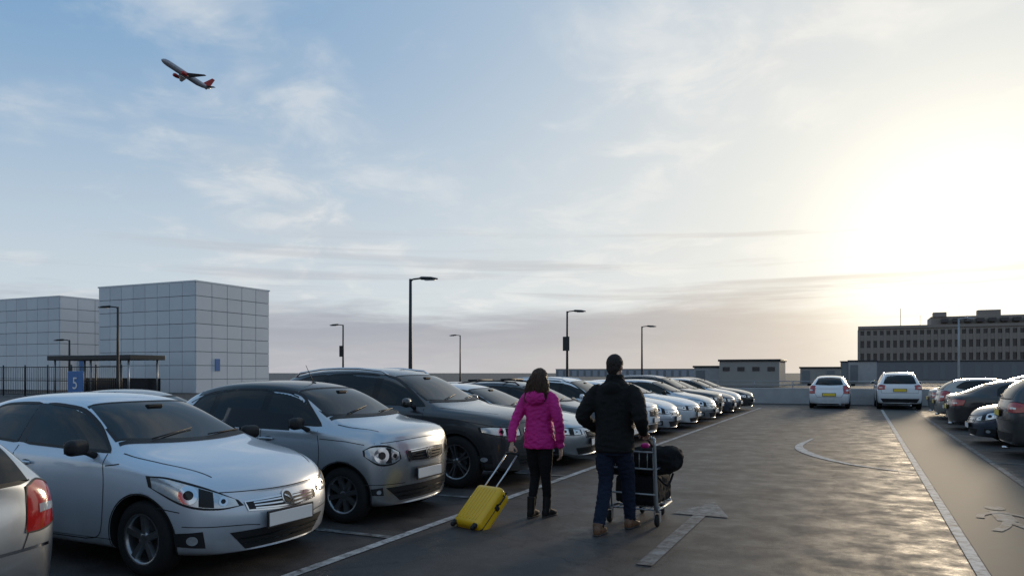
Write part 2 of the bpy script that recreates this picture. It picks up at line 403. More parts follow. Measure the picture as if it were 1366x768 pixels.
C_cap=(.70,.20,.62,.70,.80,.28)
corsa=dict(L=4.0,W=1.74,H=1.46,wx=(1.22,-1.29),wr=.31,
 cap_f=C_cap,nose=[(.2,1.93),(.35,1.99),(.5,2.0),(.62,1.96),(.72,1.88)],
 st=[(1.80,.80,.18,.75,.845,.80,.22),(1.50,.855,.17,.85,.94,.80,.12),(1.15,.87,.17,.905,1.0,.80,.08),(.92,.87,.17,.93,1.04,.82,.07),(.50,.87,.17,.95,1.27,.74,.08),(.12,.87,.17,.96,1.445,.68,.06),
  (-.35,.87,.17,.97,1.49,.66,0),(-.9,.87,.17,.99,1.48,.65,0),(-1.4,.86,.17,1.0,1.41,.63,-.04),(-1.68,.84,.18,.99,1.22,.66,-.08),(-1.82,.81,.2,.93,1.05,.7,-.14)],
 cap_r=(.74,.25,.82,.93,.72,-.2),tail=[(.25,-1.93),(.45,-2.0),(.7,-1.98),(.95,-1.88)],
 side=[([(.76,.985),(-.38,1.02)],[(.72,1.01),(.45,1.18),(.15,1.31),(-.1,1.35),(-.36,1.365)]),([(-.50,1.025),(-1.0,1.06),(-1.36,1.13)],[(-.47,1.365),(-.8,1.36),(-1.1,1.325),(-1.34,1.18)])],
 ws=(.92,.72,.68,.20,.12,.52),rear=([(-.58,1.06),(0,1.04),(.58,1.06)],[(-.46,1.33),(0,1.36),(.46,1.33)]),
 seams=[[(.74,.97),(.80,.75),(.78,.45),(.72,.30),(.55,.26)],[(.55,.26),(-.30,.26),(-.42,.32),(-.46,.6),(-.45,1.0)],[(.8,.88),(.95,.9)],[(1.42,.58),(1.62,.55)],[(-1.55,.95),(-1.6,.6)]],
 fseams=[[(-.70,.70),(-.45,.685),(0,.675),(.45,.685),(.70,.70)],[(-.8,.44),(-.45,.42),(-.3,.40)],[(.3,.40),(.45,.42),(.8,.44)]],rseams=[[(-.55,1.0),(-.6,.7),(-.5,.5),(.5,.5),(.6,.7),(.55,1.0)]],
 tseams=[[(1.72,.58),(1.4,.70),(1.1,.745),(.9,.75)]],sill=[(.9,.24),(0,.23),(-.95,.24)],
 hl=([(1.93,.44,.575),(1.80,.60,.560),(1.62,.77,.60),(1.36,.88,.74)],[(1.90,.47,.62),(1.72,.64,.735),(1.50,.80,.815),(1.33,.88,.825)]),
 grille=[([(-.40,.53),(0,.50),(.40,.53)],[(-.42,.60),(0,.605),(.42,.60)])],slats=3,allchrome=True,
 intake=[([(-.40,.215),(.40,.215)],[(-.55,.37),(.55,.37)])],fog=[(.66,.33,.045)],badge=(.585,.065),plz=(.435,.62),
 tl=([(-1.95,.62,.66),(-1.8,.76,.66),(-1.62,.86,.70)],[(-1.86,.60,1.0),(-1.75,.72,1.02),(-1.60,.84,.98)]),
 hnd=[(-.27,.86)],mir=(.62,1.0),mirmat=BK,whl=(5,1))
smart=dict(L=3.5,W=1.665,H=1.55,wx=(1.13,-1.30),wr=.31,
 cap_f=(.74,.2,.83,.935,.84,.22),nose=[(.2,1.68),(.4,1.74),(.7,1.75),(.88,1.71),(.95,1.64)],
 st=[(1.62,.80,.18,.925,1.02,.84,.20),(1.38,.83,.17,.965,1.065,.84,.13),(1.12,.835,.17,.985,1.10,.84,.09),(.94,.83,.17,1.0,1.15,.84,.08),(.68,.83,.17,1.01,1.32,.79,.08),(.36,.83,.17,1.02,1.49,.74,.06),(-.2,.83,.17,1.03,1.55,.71,0),(-.9,.83,.17,1.04,1.53,.69,0),(-1.35,.82,.17,1.05,1.42,.68,-.04),(-1.58,.80,.18,1.0,1.20,.72,-.08)],
 cap_r=(.76,.22,.88,1.0,.76,-.16),tail=[(.22,-1.70),(.5,-1.75),(.88,-1.73),(1.0,-1.66)],
 side=[([(.82,1.06),(.0,1.075)],[(.79,1.085),(.60,1.25),(.38,1.40),(.02,1.45)]),([(-.10,1.08),(-.80,1.10)],[(-.08,1.45),(-.5,1.45),(-.78,1.42)]),([(-.88,1.11),(-1.22,1.17)],[(-.87,1.41),(-1.1,1.36),(-1.21,1.24)])],
 ws=(1.00,.84,.67,.40,.33,.56),rear=([(-.58,1.10),(.58,1.10)],[(-.5,1.38),(.5,1.38)]),
 seams=[[(.80,1.0),(.84,.75),(.78,.4),(.66,.28),(.0,.27)],[(.0,1.04),(.0,.27)],[(.0,.27),(-.7,.27),(-.86,.5),(-.88,.8),(-.84,1.08)],[(.84,.92),(1.2,.90),(1.42,.87)]],
 fseams=[[(-.76,.885),(0,.915),(.76,.885)],[(-.8,.44),(-.4,.43)],[(.4,.43),(.8,.44)]],tseams=[[(1.50,.64),(1.25,.71),(1.02,.72)]],sill=[(.75,.24),(0,.23),(-.9,.24)],
 hl=([(1.68,.47,.70),(1.60,.57,.645),(1.48,.69,.65),(1.38,.78,.75)],[(1.66,.48,.78),(1.57,.59,.855),(1.45,.71,.865),(1.37,.78,.81)]),
 grille=[([(-.36,.665),(0,.65),(.36,.665)],[(-.40,.785),(0,.80),(.40,.785)])],slats=4,
 intake=[([(-.45,.24),(.45,.24)],[(-.66,.40),(.66,.40)])],fog=[(.70,.36,.03)],badge=(.73,.06),plz=(.52,.62),
 tl=([(-1.7,.58,.72),(-1.6,.68,.72),(-1.5,.78,.74)],[(-1.66,.60,.92),(-1.58,.69,.94),(-1.48,.78,.92)]),
 hnd=[(.10,.90),(-.76,.93)],mir=(.66,1.06),mirmat=BK,blackroof=-1.2,rail=[(.40,1.42),(.2,1.475),(.0,1.495),(-.5,1.50),(-1.0,1.455),(-1.3,1.32)],ant=.1,whl=(8,1))
suv=dict(L=4.7,W=1.9,H=1.70,wx=(1.42,-1.38),wr=.37,ww=.24,clad=True,
 cap_f=(.80,.25,.86,.96,.82,.22),nose=[(.25,2.26),(.45,2.325),(.7,2.32),(.9,2.27),(1.0,2.2)],
 st=[(2.1,.89,.24,.95,1.03,.82,.2),(1.7,.94,.24,1.01,1.09,.82,.1),(1.3,.95,.24,1.04,1.13,.82,.08),(.98,.95,.24,1.06,1.17,.84,.08),(.58,.95,.24,1.08,1.42,.78,.08),(.2,.95,.24,1.09,1.62,.73,.05),(-.4,.95,.24,1.10,1.70,.72,0),(-1.2,.95,.24,1.11,1.69,.71,0),(-1.8,.94,.24,1.13,1.61,.70,-.04),(-2.1,.92,.24,1.10,1.38,.72,-.08)],
 cap_r=(.86,.3,1.0,1.14,.76,-.16),tail=[(.3,-2.25),(.55,-2.325),(1.0,-2.30),(1.14,-2.22)],
 side=[([(.86,1.14),(.02,1.16)],[(.82,1.17),(.52,1.37),(.25,1.52),(.04,1.575)]),([(-.10,1.165),(-1.0,1.19)],[(-.08,1.58),(-.5,1.60),(-.98,1.585)]),([(-1.09,1.195),(-1.75,1.26)],[(-1.07,1.58),(-1.4,1.55),(-1.72,1.45)])],
 ws=(1.02,.84,.74,.26,.18,.60),rear=([(-.68,1.17),(.68,1.17)],[(-.56,1.55),(.56,1.55)]),
 seams=[[(.86,1.1),(.92,.8),(.86,.45),(.0,.43)],[(-.04,1.14),(-.04,.43)],[(-.04,.43),(-.75,.43),(-.98,.6),(-1.08,1.0),(-1.04,1.18)],[(.92,.98),(1.5,.95),(2.0,.88)]],
 fseams=[[(-.8,.90),(0,.93),(.8,.90)],[(-.85,.52),(0,.49),(.85,.52)]],rseams=[[(-.75,1.1),(-.78,.75),(.78,.75),(.75,1.1)]],tseams=[[(1.95,.62),(1.6,.76),(1.1,.81)]],sill=[(.95,.33),(0,.32),(-.9,.33)],
 hl=([(2.24,.50,.74),(2.12,.64,.73),(1.95,.80,.75),(1.80,.92,.80)],[(2.22,.52,.84),(2.10,.66,.865),(1.92,.81,.875),(1.78,.92,.86)]),
 grille=[([(-.44,.68),(0,.665),(.44,.68)],[(-.46,.84),(0,.86),(.46,.84)])],slats=3,
 intake=[([(-.5,.31),(.5,.31)],[(-.62,.46),(.62,.46)])],fog=[(.72,.42,.04)],badge=(.765,.07),plz=(.57,.88),
 tl=([(-2.28,.62,.92),(-2.15,.78,.90),(-2.0,.92,.92)],[(-2.24,.60,1.10),(-2.12,.76,1.12),(-1.95,.90,1.08)]),
 rpatch=[([(-.7,.32),(.7,.32)],[(-.8,.5),(.8,.5)],BK)],
 hnd=[(.10,1.02),(-.95,1.04)],mir=(.70,1.16),rails=(.05,-1.75,.60),chromerail=True,whl=(5,2))
saloon=dict(L=4.65,W=1.82,H=1.44,wx=(1.42,-1.38),wr=.33,
 cap_f=(.76,.18,.62,.70,.80,.3),nose=[(.2,2.24),(.35,2.31),(.5,2.325),(.62,2.29),(.72,2.20)],
 st=[(2.08,.85,.17,.73,.80,.80,.24),(1.7,.90,.16,.82,.89,.8,.12),(1.3,.91,.16,.87,.95,.8,.08),(.88,.91,.16,.90,1.00,.82,.08),(.45,.91,.16,.92,1.2,.74,.08),(.0,.91,.16,.93,1.38,.68,.05),(-.5,.91,.16,.94,1.44,.66,0),(-1.0,.91,.16,.94,1.41,.65,0),(-1.45,.91,.16,.95,1.27,.66,-.04),(-1.78,.90,.16,.95,1.08,.74,-.06),(-2.05,.88,.17,.93,1.03,.78,-.12)],
 cap_r=(.80,.22,.83,.95,.8,-.22),tail=[(.22,-2.24),(.45,-2.32),(.7,-2.31),(.97,-2.24)],
 side=[([(.72,.97),(-.22,.99)],[(.68,1.0),(.35,1.17),(.05,1.29),(-.2,1.335)]),([(-.32,.995),(-1.15,1.01)],[(-.3,1.34),(-.7,1.335),(-1.0,1.27),(-1.13,1.18)])],
 ws=(.90,.72,.70,.08,.0,.54),rear=([(-.62,1.06),(.62,1.06)],[(-.5,1.31),(.5,1.31)]),
 seams=[[(.74,.95),(.82,.7),(.76,.35),(-.2,.25)],[(-.27,.97),(-.27,.25)],[(-.27,.25),(-.85,.27),(-1.05,.5),(-1.18,.8),(-1.15,1.0)],[(1.75,.55),(1.95,.52)]],
 fseams=[[(-.74,.69),(0,.675),(.74,.69)]],rseams=[[(-.6,.95),(-.62,.7),(-.55,.55),(.55,.55),(.62,.7),(.6,.95)]],tseams=[[(2.0,.55),(1.6,.70),(.95,.76)]],sill=[(.95,.24),(0,.23),(-.95,.24)],
 hl=([(2.24,.46,.56),(2.10,.64,.55),(1.92,.80,.58),(1.75,.90,.66)],[(2.21,.48,.65),(2.06,.66,.685),(1.88,.81,.70),(1.72,.90,.69)]),
 grille=[([(-.36,.50),(0,.49),(.36,.50)],[(-.40,.63),(0,.64),(.40,.63)])],slats=4,
 intake=[([(-.5,.21),(.5,.21)],[(-.6,.33),(.6,.33)])],fog=[(.70,.30,.04)],badge=(.66,.045),plz=(.42,.66),
 tl=([(-2.28,.50,.70),(-2.2,.68,.69),(-1.98,.87,.72)],[(-2.24,.50,.88),(-2.15,.68,.90),(-1.92,.87,.88)]),
 hnd=[(-.12,.86),(-1.02,.88)],mir=(.60,.98),whl=(5,2))
estate=dict(saloon); estate.update(H=1.47,
 st=saloon['st'][:6]+[(-.5,.91,.16,.94,1.44,.66,0),(-1.1,.91,.16,.95,1.43,.65,0),(-1.7,.90,.16,.96,1.38,.64,-.04),(-2.0,.88,.16,.96,1.22,.66,-.08),(-2.14,.86,.17,.90,1.05,.7,-.14)],
 side=saloon['side'][:1]+[([(-.32,.995),(-1.12,1.01)],[(-.3,1.34),(-.7,1.35),(-1.10,1.335)]),([(-1.21,1.02),(-1.75,1.09)],[(-1.19,1.335),(-1.5,1.31),(-1.73,1.2)])],
 rear=([(-.64,.98),(0,.97),(.64,.98)],[(-.5,1.35),(0,1.37),(.5,1.35)]),rails=(-.1,-1.7,.50),bars=True,
 rpatch=[([(-.62,.24),(.62,.24)],[(-.68,.34),(.68,.34)],BK),([(-.86,.545),(.86,.545)],[(-.86,.565),(.86,.565)],CH)],
 tl=([(-2.28,.60,.66),(-2.2,.72,.66),(-1.98,.87,.72)],[(-2.2,.62,.95),(-2.1,.72,.98),(-1.92,.86,.90)]))
T_corsa=make_type(corsa); T_smart=make_type(smart); T_suv=make_type(suv); T_sal=make_type(saloon); T_est=make_type(estate)

XF=-4.45
def left(T,Y,pt,dx=0,sc=(1,1,1),rear=False,yaw=0):
    L=T['sp']['L']*sc[0]; return place(T,XF-L/2+dx,Y,(math.pi if rear else 0)+rad(yaw),pt,sc)
left(T_est,2.42,P_silver,-.22,rear=True,sc=(.95,.98,.98))
left(T_corsa,5.08,P_pale,-.0,yaw=-1)
left(T_smart,7.45,P_silver,-.08,yaw=1,sc=(1.0,1.01,1.0))
left(T_suv,10.3,P_grey,.15,sc=(1,1,1.02))
left(T_sal,13.0,P_silver,.1)
left(T_est,15.4,P_grey,.15)
left(T_suv,17.9,P_white,0,sc=(.92,.95,.91))
left(T_corsa,20.3,P_pale,0,sc=(1.06,1.03,.98))
left(T_sal,22.7,P_white,.1)
left(T_corsa,25.1,P_silver,.2,sc=(1.06,1.03,.98))
left(T_suv,27.5,P_grey,0,sc=(.95,.97,.92))
left(T_sal,29.9,P_blue,.1)
left(T_corsa,32.3,P_silver,0,sc=(1.06,1.03,.98))
left(T_sal,34.7,P_black,.2)
def right(T,Y,pt,dx=0,sc=(1,1,1),rearout=True,yaw=0):
    L=T['sp']['L']*sc[0]; return place(T,2.45+L/2+dx,Y,(0 if rearout else math.pi)+rad(yaw),pt,sc)
right(T_suv,17.9,P_grey,.1,rearout=True,sc=(.95,.97,.97))
right(T_corsa,20.7,P_blue,-.1,rearout=False,sc=(1.05,1.02,.97))
right(T_sal,25.6,P_black,-.1)
right(T_suv,28.4,P_sand,.1,sc=(.95,.95,.95),rearout=False)
right(T_corsa,31.0,P_sand,0); right(T_sal,33.6,P_mid,0)
place(T_corsa,-1.25,39.4,rad(90),P_white,(1.06,1.03,1.04)); place(T_suv,1.62,39.9,rad(91),P_white,(.97,.97,.99))
place(T_corsa,6.6,39.6,rad(90),P_black,(1.05,1.03,1.0))
for k,(T,pt) in enumerate([(T_sal,P_mid),(T_corsa,P_blue),(T_est,P_silver),(T_sal,P_grey),(T_corsa,P_mid),(T_sal,P_blue)]):
    place(T,-12.2,9.0+k*3.9,math.pi,pt,(1,1,.95))

# ------------------------------------------------------------------ ground + markings
def asphalt():
    m,nt,b=newmat('asphalt'); N=nt.nodes; Lk=nt.links
    tc=N.new('ShaderNodeTexCoord')
    def nz(sc,det,rough=.6,dist=0):
        n=N.new('ShaderNodeTexNoise'); n.inputs['Scale'].default_value=sc; n.inputs['Detail'].default_value=det; n.inputs['Roughness'].default_value=rough; n.inputs['Distortion'].default_value=dist; Lk.new(tc.outputs['Object'],n.inputs['Vector']); return n
    a=nz(.35,4,.65,.8); c=nz(2.2,4,.7); f=nz(90,1)
    r=N.new('ShaderNodeValToRGB'); r.color_ramp.elements[0].position=.32; r.color_ramp.elements[0].color=(.028,.0255,.025,1); r.color_ramp.elements[1].position=.7; r.color_ramp.elements[1].color=(.072,.062,.057,1)
    Lk.new(a.outputs['Fac'],r.inputs[0])
    r2=N.new('ShaderNodeMapRange'); r2.inputs[1].default_value=.3; r2.inputs[2].default_value=.7; r2.inputs[3].default_value=.7; r2.inputs[4].default_value=1.28; Lk.new(c.outputs['Fac'],r2.inputs[0])
    r3=N.new('ShaderNodeMapRange'); r3.inputs[1].default_value=.3; r3.inputs[2].default_value=.7; r3.inputs[3].default_value=.65; r3.inputs[4].default_value=1.35; Lk.new(f.outputs['Fac'],r3.inputs[0])
    mu=N.new('ShaderNodeMath'); mu.operation='MULTIPLY'; Lk.new(r2.outputs[0],mu.inputs[0]); Lk.new(r3.outputs[0],mu.inputs[1])
    vm=N.new('ShaderNodeVectorMath'); vm.operation='SCALE'; Lk.new(r.outputs[0],vm.inputs[0]); Lk.new(mu.outputs[0],vm.inputs['Scale'])
    vs=N.new('ShaderNodeTexVoronoi'); vs.inputs['Scale'].default_value=.9; Lk.new(tc.outputs['Object'],vs.inputs['Vector'])
    sa=N.new('ShaderNodeMath'); sa.operation='MULTIPLY_ADD'; Lk.new(c.outputs['Fac'],sa.inputs[0]); sa.inputs[1].default_value=.25; Lk.new(vs.outputs['Distance'],sa.inputs[2])
    sr=N.new('ShaderNodeMapRange'); sr.inputs[1].default_value=.16; sr.inputs[2].default_value=.32; sr.inputs[3].default_value=.5; sr.inputs[4].default_value=1; Lk.new(sa.outputs[0],sr.inputs[0])
    vo=N.new('ShaderNodeTexVoronoi'); vo.feature='DISTANCE_TO_EDGE'; vo.inputs['Scale'].default_value=.22
    ds=N.new('ShaderNodeVectorMath'); ds.operation='MULTIPLY_ADD'; Lk.new(c.outputs['Color'],ds.inputs[0]); ds.inputs[1].default_value=(.5,.5,.5); Lk.new(tc.outputs['Object'],ds.inputs[2]); Lk.new(ds.outputs[0],vo.inputs['Vector'])
    cr=N.new('ShaderNodeMapRange'); cr.inputs[1].default_value=0; cr.inputs[2].default_value=.005; cr.inputs[3].default_value=.5; cr.inputs[4].default_value=1; Lk.new(vo.outputs['Distance'],cr.inputs[0])
    m2=N.new('ShaderNodeMath'); m2.operation='MULTIPLY'; Lk.new(cr.outputs[0],m2.inputs[0]); Lk.new(sr.outputs[0],m2.inputs[1])
    v2=N.new('ShaderNodeVectorMath'); v2.operation='SCALE'; Lk.new(vm.outputs[0],v2.inputs[0]); Lk.new(m2.outputs[0],v2.inputs['Scale'])
    Lk.new(v2.outputs[0],b.inputs['Base Color'])
    rr=N.new('ShaderNodeMapRange'); rr.inputs[1].default_value=.35; rr.inputs[2].default_value=.65; rr.inputs[3].default_value=.50; rr.inputs[4].default_value=.80; Lk.new(c.outputs['Fac'],rr.inputs[0]); Lk.new(rr.outputs[0],b.inputs['Roughness'])
    b.inputs['Specular IOR Level'].default_value=.30
    bp=N.new('ShaderNodeBump'); bp.inputs['Strength'].default_value=.5; bp.inputs['Distance'].default_value=.005; Lk.new(f.outputs['Fac'],bp.inputs['Height']); Lk.new(bp.outputs['Normal'],b.inputs['Normal'])
    return m
def worn(name,col,base=(.05,.046,.044),amt=.5,scale=7):
    m,nt,b=newmat(name); N=nt.nodes; Lk=nt.links
    tc=N.new('ShaderNodeTexCoord'); n=N.new('ShaderNodeTexNoise'); n.inputs['Scale'].default_value=scale; n.inputs['Detail'].default_value=6; n.inputs['Roughness'].default_value=.75; Lk.new(tc.outputs['Object'],n.inputs['Vector'])
    r=N.new('ShaderNodeMapRange'); r.inputs[1].default_value=amt-.12; r.inputs[2].default_value=amt+.12; Lk.new(n.outputs['Fac'],r.inputs[0])
    mx=N.new('ShaderNodeMix'); mx.data_type='RGBA'; mx.inputs[6].default_value=(*col,1); mx.inputs[7].default_value=(*base,1); Lk.new(r.outputs[0],mx.inputs[0]); Lk.new(mx.outputs[2],b.inputs['Base Color']); b.inputs['Roughness'].default_value=.72; b.inputs['Specular IOR Level'].default_value=.3
    return m
M_line=worn('line_paint',(.42,.41,.40),amt=.56); M_faint=worn('faint_paint',(.22,.215,.21),amt=.49); M_green=worn('walkway_paint',(.042,.055,.051),amt=.5,scale=2)
g=MB(); R=3000
g.add([(-R,-R,0),(R,-R,0),(R,R,0),(-R,R,0)],[[0,1,2,3]],0,False); g.obj('ground',[asphalt()])
def strip(mb,x0,x1,y0,y1,z,mi=0): mb.add([(x0,y0,z),(x1,y0,z),(x1,y1,z),(x0,y1,z)],[[0,1,2,3]],mi,False)
def flat_rib(mb,pts,w,z,mi=0,taper=False):
    pts=rs([V((p[0],p[1],z)) for p in pts],30,True); vs=[];n=len(pts)
    for i,p in enumerate(pts):
        t=(pts[min(i+1,n-1)]-pts[max(0,i-1)]).normalized(); sd=V((t.y,-t.x,0))*w/2*((1-.75*abs(2*i/(n-1)-1)) if taper else 1)
        vs+=[p-sd,p+sd]
    mb.add(vs,[[2*i,2*i+1,2*i+3,2*i+2] for i in range(n-1)],mi,False)
w=MB(); strip(w,.98,2.14,-8,37,.004); w.obj('walkway',[M_green])
l=MB()
strip(l,-4.25,-4.14,-6,37,.008); strip(l,.87,.97,-6,37,.008); strip(l,2.15,2.25,-6,37,.008,1)
for k in range(-3,15):
    y=3.85+2.45*k
    if y<36.5: strip(l,-9.2,-4.26,y-.05,y+.05,.008,1); strip(l,2.26,7.2,y-.05,y+.05,.008,1)
strip(l,-9.25,-9.21,-6,37,.008,1)
strip(l,-1.74,-1.60,6.3,8.75,.008,1); l.add([(-2.0,8.76,.008),(-1.34,8.76,.008),(-1.67,9.75,.008)],[[0,1,2]],1,False)
flat_rib(l,[(-1.05,20.2),(-1.22,17.9),(-.83,16.15),(-.2,14.9),(.39,14.3),(.86,13.95)],.22,.008,0,True)
l.add([(1.5+.11*math.cos(t),10.75+.16*math.sin(t),.008) for t in [i*math.pi/6 for i in range(12)]],[list(range(12))],1,False)
flat_rib(l,[(1.5,10.5),(1.5,10.2),(1.5,9.85)],.2,.008,1); flat_rib(l,[(1.5,9.85),(1.42,9.5),(1.3,9.2)],.1,.009,1); flat_rib(l,[(1.5,9.85),(1.62,9.5),(1.72,9.2)],.1,.0095,1); flat_rib(l,[(1.5,10.45),(1.3,10.2),(1.25,9.95)],.08,.010,1); flat_rib(l,[(1.5,10.45),(1.72,10.2),(1.78,10.0)],.08,.0105,1)
l.obj('road_markings',[M_line,M_faint])

# ------------------------------------------------------------------ parapet & background structures
M_conc=mat('concrete',(.34,.34,.34),.8,bump=.3,nscale=2,var=.2); M_galv=mat('galvanised',(.30,.31,.32),.45,.6); M_dk=mat('dark_metal',(.03,.032,.035),.5,.4)
M_panel=mat('white_cladding',(.58,.60,.62),.45,0,var=.06,nscale=.6,spec=.4); M_joint=mat('panel_joint',(.16,.17,.18),.8); M_stone=mat('office_stone',(.27,.225,.19),.85,var=.15,nscale=.3); M_win=mat('office_glass',(.02,.024,.03),.08,var=.5,nscale=.5); M_blue=mat('blue_sign',(.03,.13,.35),.4)
M_beige=mat('beige_render',(.28,.26,.24),.8,nscale=.5)
p=MB(); p.box((11,42.5,.42),(46,.25,.84),0,bev=.02)
for i in range(24): p.tube([(-11+i*1.95,42.5,.8),(-11+i*1.95,42.5,1.22)],.025,6,1)
for z in (1.0,1.2): p.tube([(-12,42.5,z),(34,42.5,z)],.022,8,1)
p.obj('parapet_wall',[M_conc,M_galv])
def panelled(name,x0,x1,y0,y1,h,nx,ny,nz):
    e=empty(name); c=MB(); c.box(((x0+x1)/2,(y0+y1)/2,h/2-.05),(x1-x0-.06,y1-y0-.06,h-.1),0); c.obj('core',[M_joint],e)
    q=MB(); dz=h/nz
    for k in range(nz):
        for i in range(nx):
            dx=(x1-x0)/nx
            for yy in (y0,y1): q.box((x0+dx*(i+.5),yy,dz*(k+.5)),(dx-.04,.10,dz-.04),random.choice((0,0,1)),bev=.01,seg=1,smooth=False)
        for j in range(ny):
            dy=(y1-y0)/ny
            for xx in (x0,x1): q.box((xx,y0+dy*(j+.5),dz*(k+.5)),(.10,dy-.04,dz-.04),random.choice((0,0,1)),bev=.01,seg=1,smooth=False)
    q.obj('cladding_panels',[M_panel,M_panel2],e)
    t=MB()
    for a,b,cx,cy in ((x1-x0+.2,.14,(x0+x1)/2,y0),(x1-x0+.2,.14,(x0+x1)/2,y1)): t.box((cx,cy,h+.05),(a,b,.12),0)
    for cx in (x0,x1): t.box((cx,(y0+y1)/2,h+.052),(.14,y1-y0-.15,.12),0)
    t.obj('roof_trim',[M_panel],e)
    d=MB(); d.box((x1+.07,y0+2.2,2.3),(.06,.5,1.0),0); d.obj('vent_panel',[M_blue],e)
    return e
M_panel2=mat('white_cladding_weathered',(.545,.565,.59),.5,0,var=.08,nscale=.8,spec=.4)
panelled('clad_stair_building',-59.6,-48.2,43.8,52.0,8.95,8,5,8)
panelled('clad_stair_building',-90,-67.8,45.8,60.0,8.75,14,8,8)
f=MB()
for i in range(100): f.tube([(-64+i*.2,34,.1),(-64+i*.2,34,2.05)],.014,5,0)
for z in (.12,2.05,1.1): f.tube([(-64.2,34,z),(-44,34,z)],.03,6,0)
for i in range(9): f.tube([(-64.1+i*2.5,34,0),(-64.1+i*2.5,34,2.2)],.05,6,0)
f.obj('metal_fence',[M_dk])
sh=empty('walkway_shelter'); s_=MB(); s_.box((-51,38,2.75),(9,3,.35),0,bev=.04); s_.obj('roof',[M_dk],sh); s_=MB()
for x in (-55,-51,-47):
    for y in (36.8,39.2): s_.tube([(x,y,0),(x,y,2.6)],.07,8)
s_.obj('posts',[M_galv],sh); s_=MB(); s_.box((-51,39.3,.7),(8.4,.04,1.1)); s_.obj('glass_screen',[M_win],sh)
sg=empty('zone_sign',(-46.5,32.5,0)); s_=MB(); s_.box((0,0,1.0),(1.5,.08,1.5),0,bev=.03); s_.obj('panel',[M_blue],sg); s_=MB(); s_.tube([(-.6,.06,0),(-.6,.06,1.7)],.04); s_.tube([(.6,.06,0),(.6,.06,1.7)],.04); s_.obj('posts',[M_galv],sg)
cu=bpy.data.curves.new('numeral','FONT'); cu.body='5'; cu.size=1.1; cu.align_x='CENTER'; cu.extrude=.005; cu.materials.append(M_plw); o=bpy.data.objects.new('numeral',cu); S.collection.objects.link(o); o.parent=sg; o.location=(0,-.06,.6); o.rotation_euler=(rad(90),0,0)
def office(name,x0,x1,y0,depth,h,ph):
    e=empty(name); a=MB(); a.box(((x0+x1)/2,y0+depth/2+.3,h/2),(x1-x0-.4,depth,h-.2),0); a.obj('glazing',[M_win],e)
    b=MB(); st=3.3; n=int(h/st)
    levels=[h-.9-st*k for k in range(n)]
    b.box(((x0+x1)/2,y0+depth/2,h+.0),(x1-x0+.5,depth+1.0,.7),0)
    for z in levels: b.box(((x0+x1)/2,y0+.06,z-1.9-.0),(x1-x0,.5,1.45),0)
    b.box(((x0+x1)/2,y0+.06,h-.65),(x1-x0,.5,.6),0)
    x=x0
    while x<=x1: b.box((x,y0+.0,h/2-.3),(.65,.66,h-.7),0); x+=1.55
    for z in levels: b.box((x0,y0+depth/2,z-1.9),(.5,depth,1.45),0)
    y=y0
    while y<y0+depth: b.box((x0-.05,y+.2,h/2-.3),(.6,.5,h-.7),0); y+=1.9
    b.obj('stone_frame',[M_stone],e)
    c=MB(); c.box((x0+16+(x1-x0-16)/2,y0+depth/2+1,h+ph/2+.2),(x1-x0-18,depth-4,ph),0,bev=.05); c.box((x0+19,y0+4,h+ph+.7),(3,3,1.2),0); c.box((x0+30,y0+5,h+ph+.9),(5,3,1.5),0)
    c.tube([(x0+10,y0+3,h),(x0+10,y0+3,h+5)],.08,6); c.tube([(x0+14.5,y0+3,h),(x0+14.5,y0+3,h+3)],.06,6)
    for i in range(20): c.box((x0+20+i*2.6,y0+1.9,h+ph*.6),(1.6,2.4,.9),1)
    c.obj('penthouse',[M_stone,M_win],e); return e
office('office_building',0,78,220,16,13.6,2.4)
def lowb(name,x0,x1,y0,y1,h,m,win=True):
    e=empty(name); b=MB(); b.box(((x0+x1)/2,(y0+y1)/2,h/2),(x1-x0,y1-y0,h),0,bev=.05); b.obj('walls',[m],e)
    b=MB(); b.box(((x0+x1)/2,(y0+y1)/2,h+.12),(x1-x0+.3,y1-y0+.3,.24),0,bev=.03); b.obj('roof',[M_dk],e)
    b=MB(); x=x0+.8; 
    while x<x1-.8: b.box((x,y0-.02,h*.7 if win else h*.45),(.8 if win else 1.1,.08,h*.16 if win else h*.8),0); x+=1.7 if win else 3.4
    b.obj('windows',[M_win if win else M_joint],e)
lowb('plant_building',-15.2,-8.4,92,100,3.0,M_beige); lowb('plant_building',-19,-15.6,96,102,2.3,M_conc,False)
lowb('plant_building',-8,-2.5,120,128,2.3,M_beige,False); lowb('plant_building',-1.5,2.5,130,140,3.4,M_conc,False)
lowb('warehouse_building',-4,80,195,205,4.2,mat('dull_cladding',(.15,.15,.16),.7),False)
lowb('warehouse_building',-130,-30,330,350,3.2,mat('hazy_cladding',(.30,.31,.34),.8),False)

# ------------------------------------------------------------------ lamps
def street_lamp(x,y,h,ang,arm=.55,sc=1,mt=None):
    mt=mt or M_dk
    e=empty('street_lamp',(x,y,0),ang)
    m=MB(); m.tube([(0,0,0),(0,0,1.2),(0,0,h*.6),(0,0,h)],[.11*sc,.10*sc,.08*sc,.065*sc],12); m.box((0,0,.02),(.4,.4,.04),0,bev=.01); m.box((0,-.11*sc,.9),(.14,.04,.4),0,bev=.01)
    m.obj('post',[mt],e)
    m=MB()
    m.tube([(0,0,h-.12),(.12,0,h-.02),(arm,0,h+.02)],.04*sc,8)
    m.loft([((arm*.8,0,h+.02),(0,.05,0),(0,0,.04)),((arm,0,h+.02),(0,.15,0),(0,0,.08)),((arm+.45,0,h+.0),(0,.18,0),(0,0,.075)),((arm+.78,0,h-.03),(0,.06,0),(0,0,.03))],12,0)
    m.obj('lamp_head',[mt],e)
    m=MB(); m.box((arm+.4,0,h-.08),(.5,.24,.02),0,bev=.005); m.obj('diffuser',[M_plw],e)
    return e
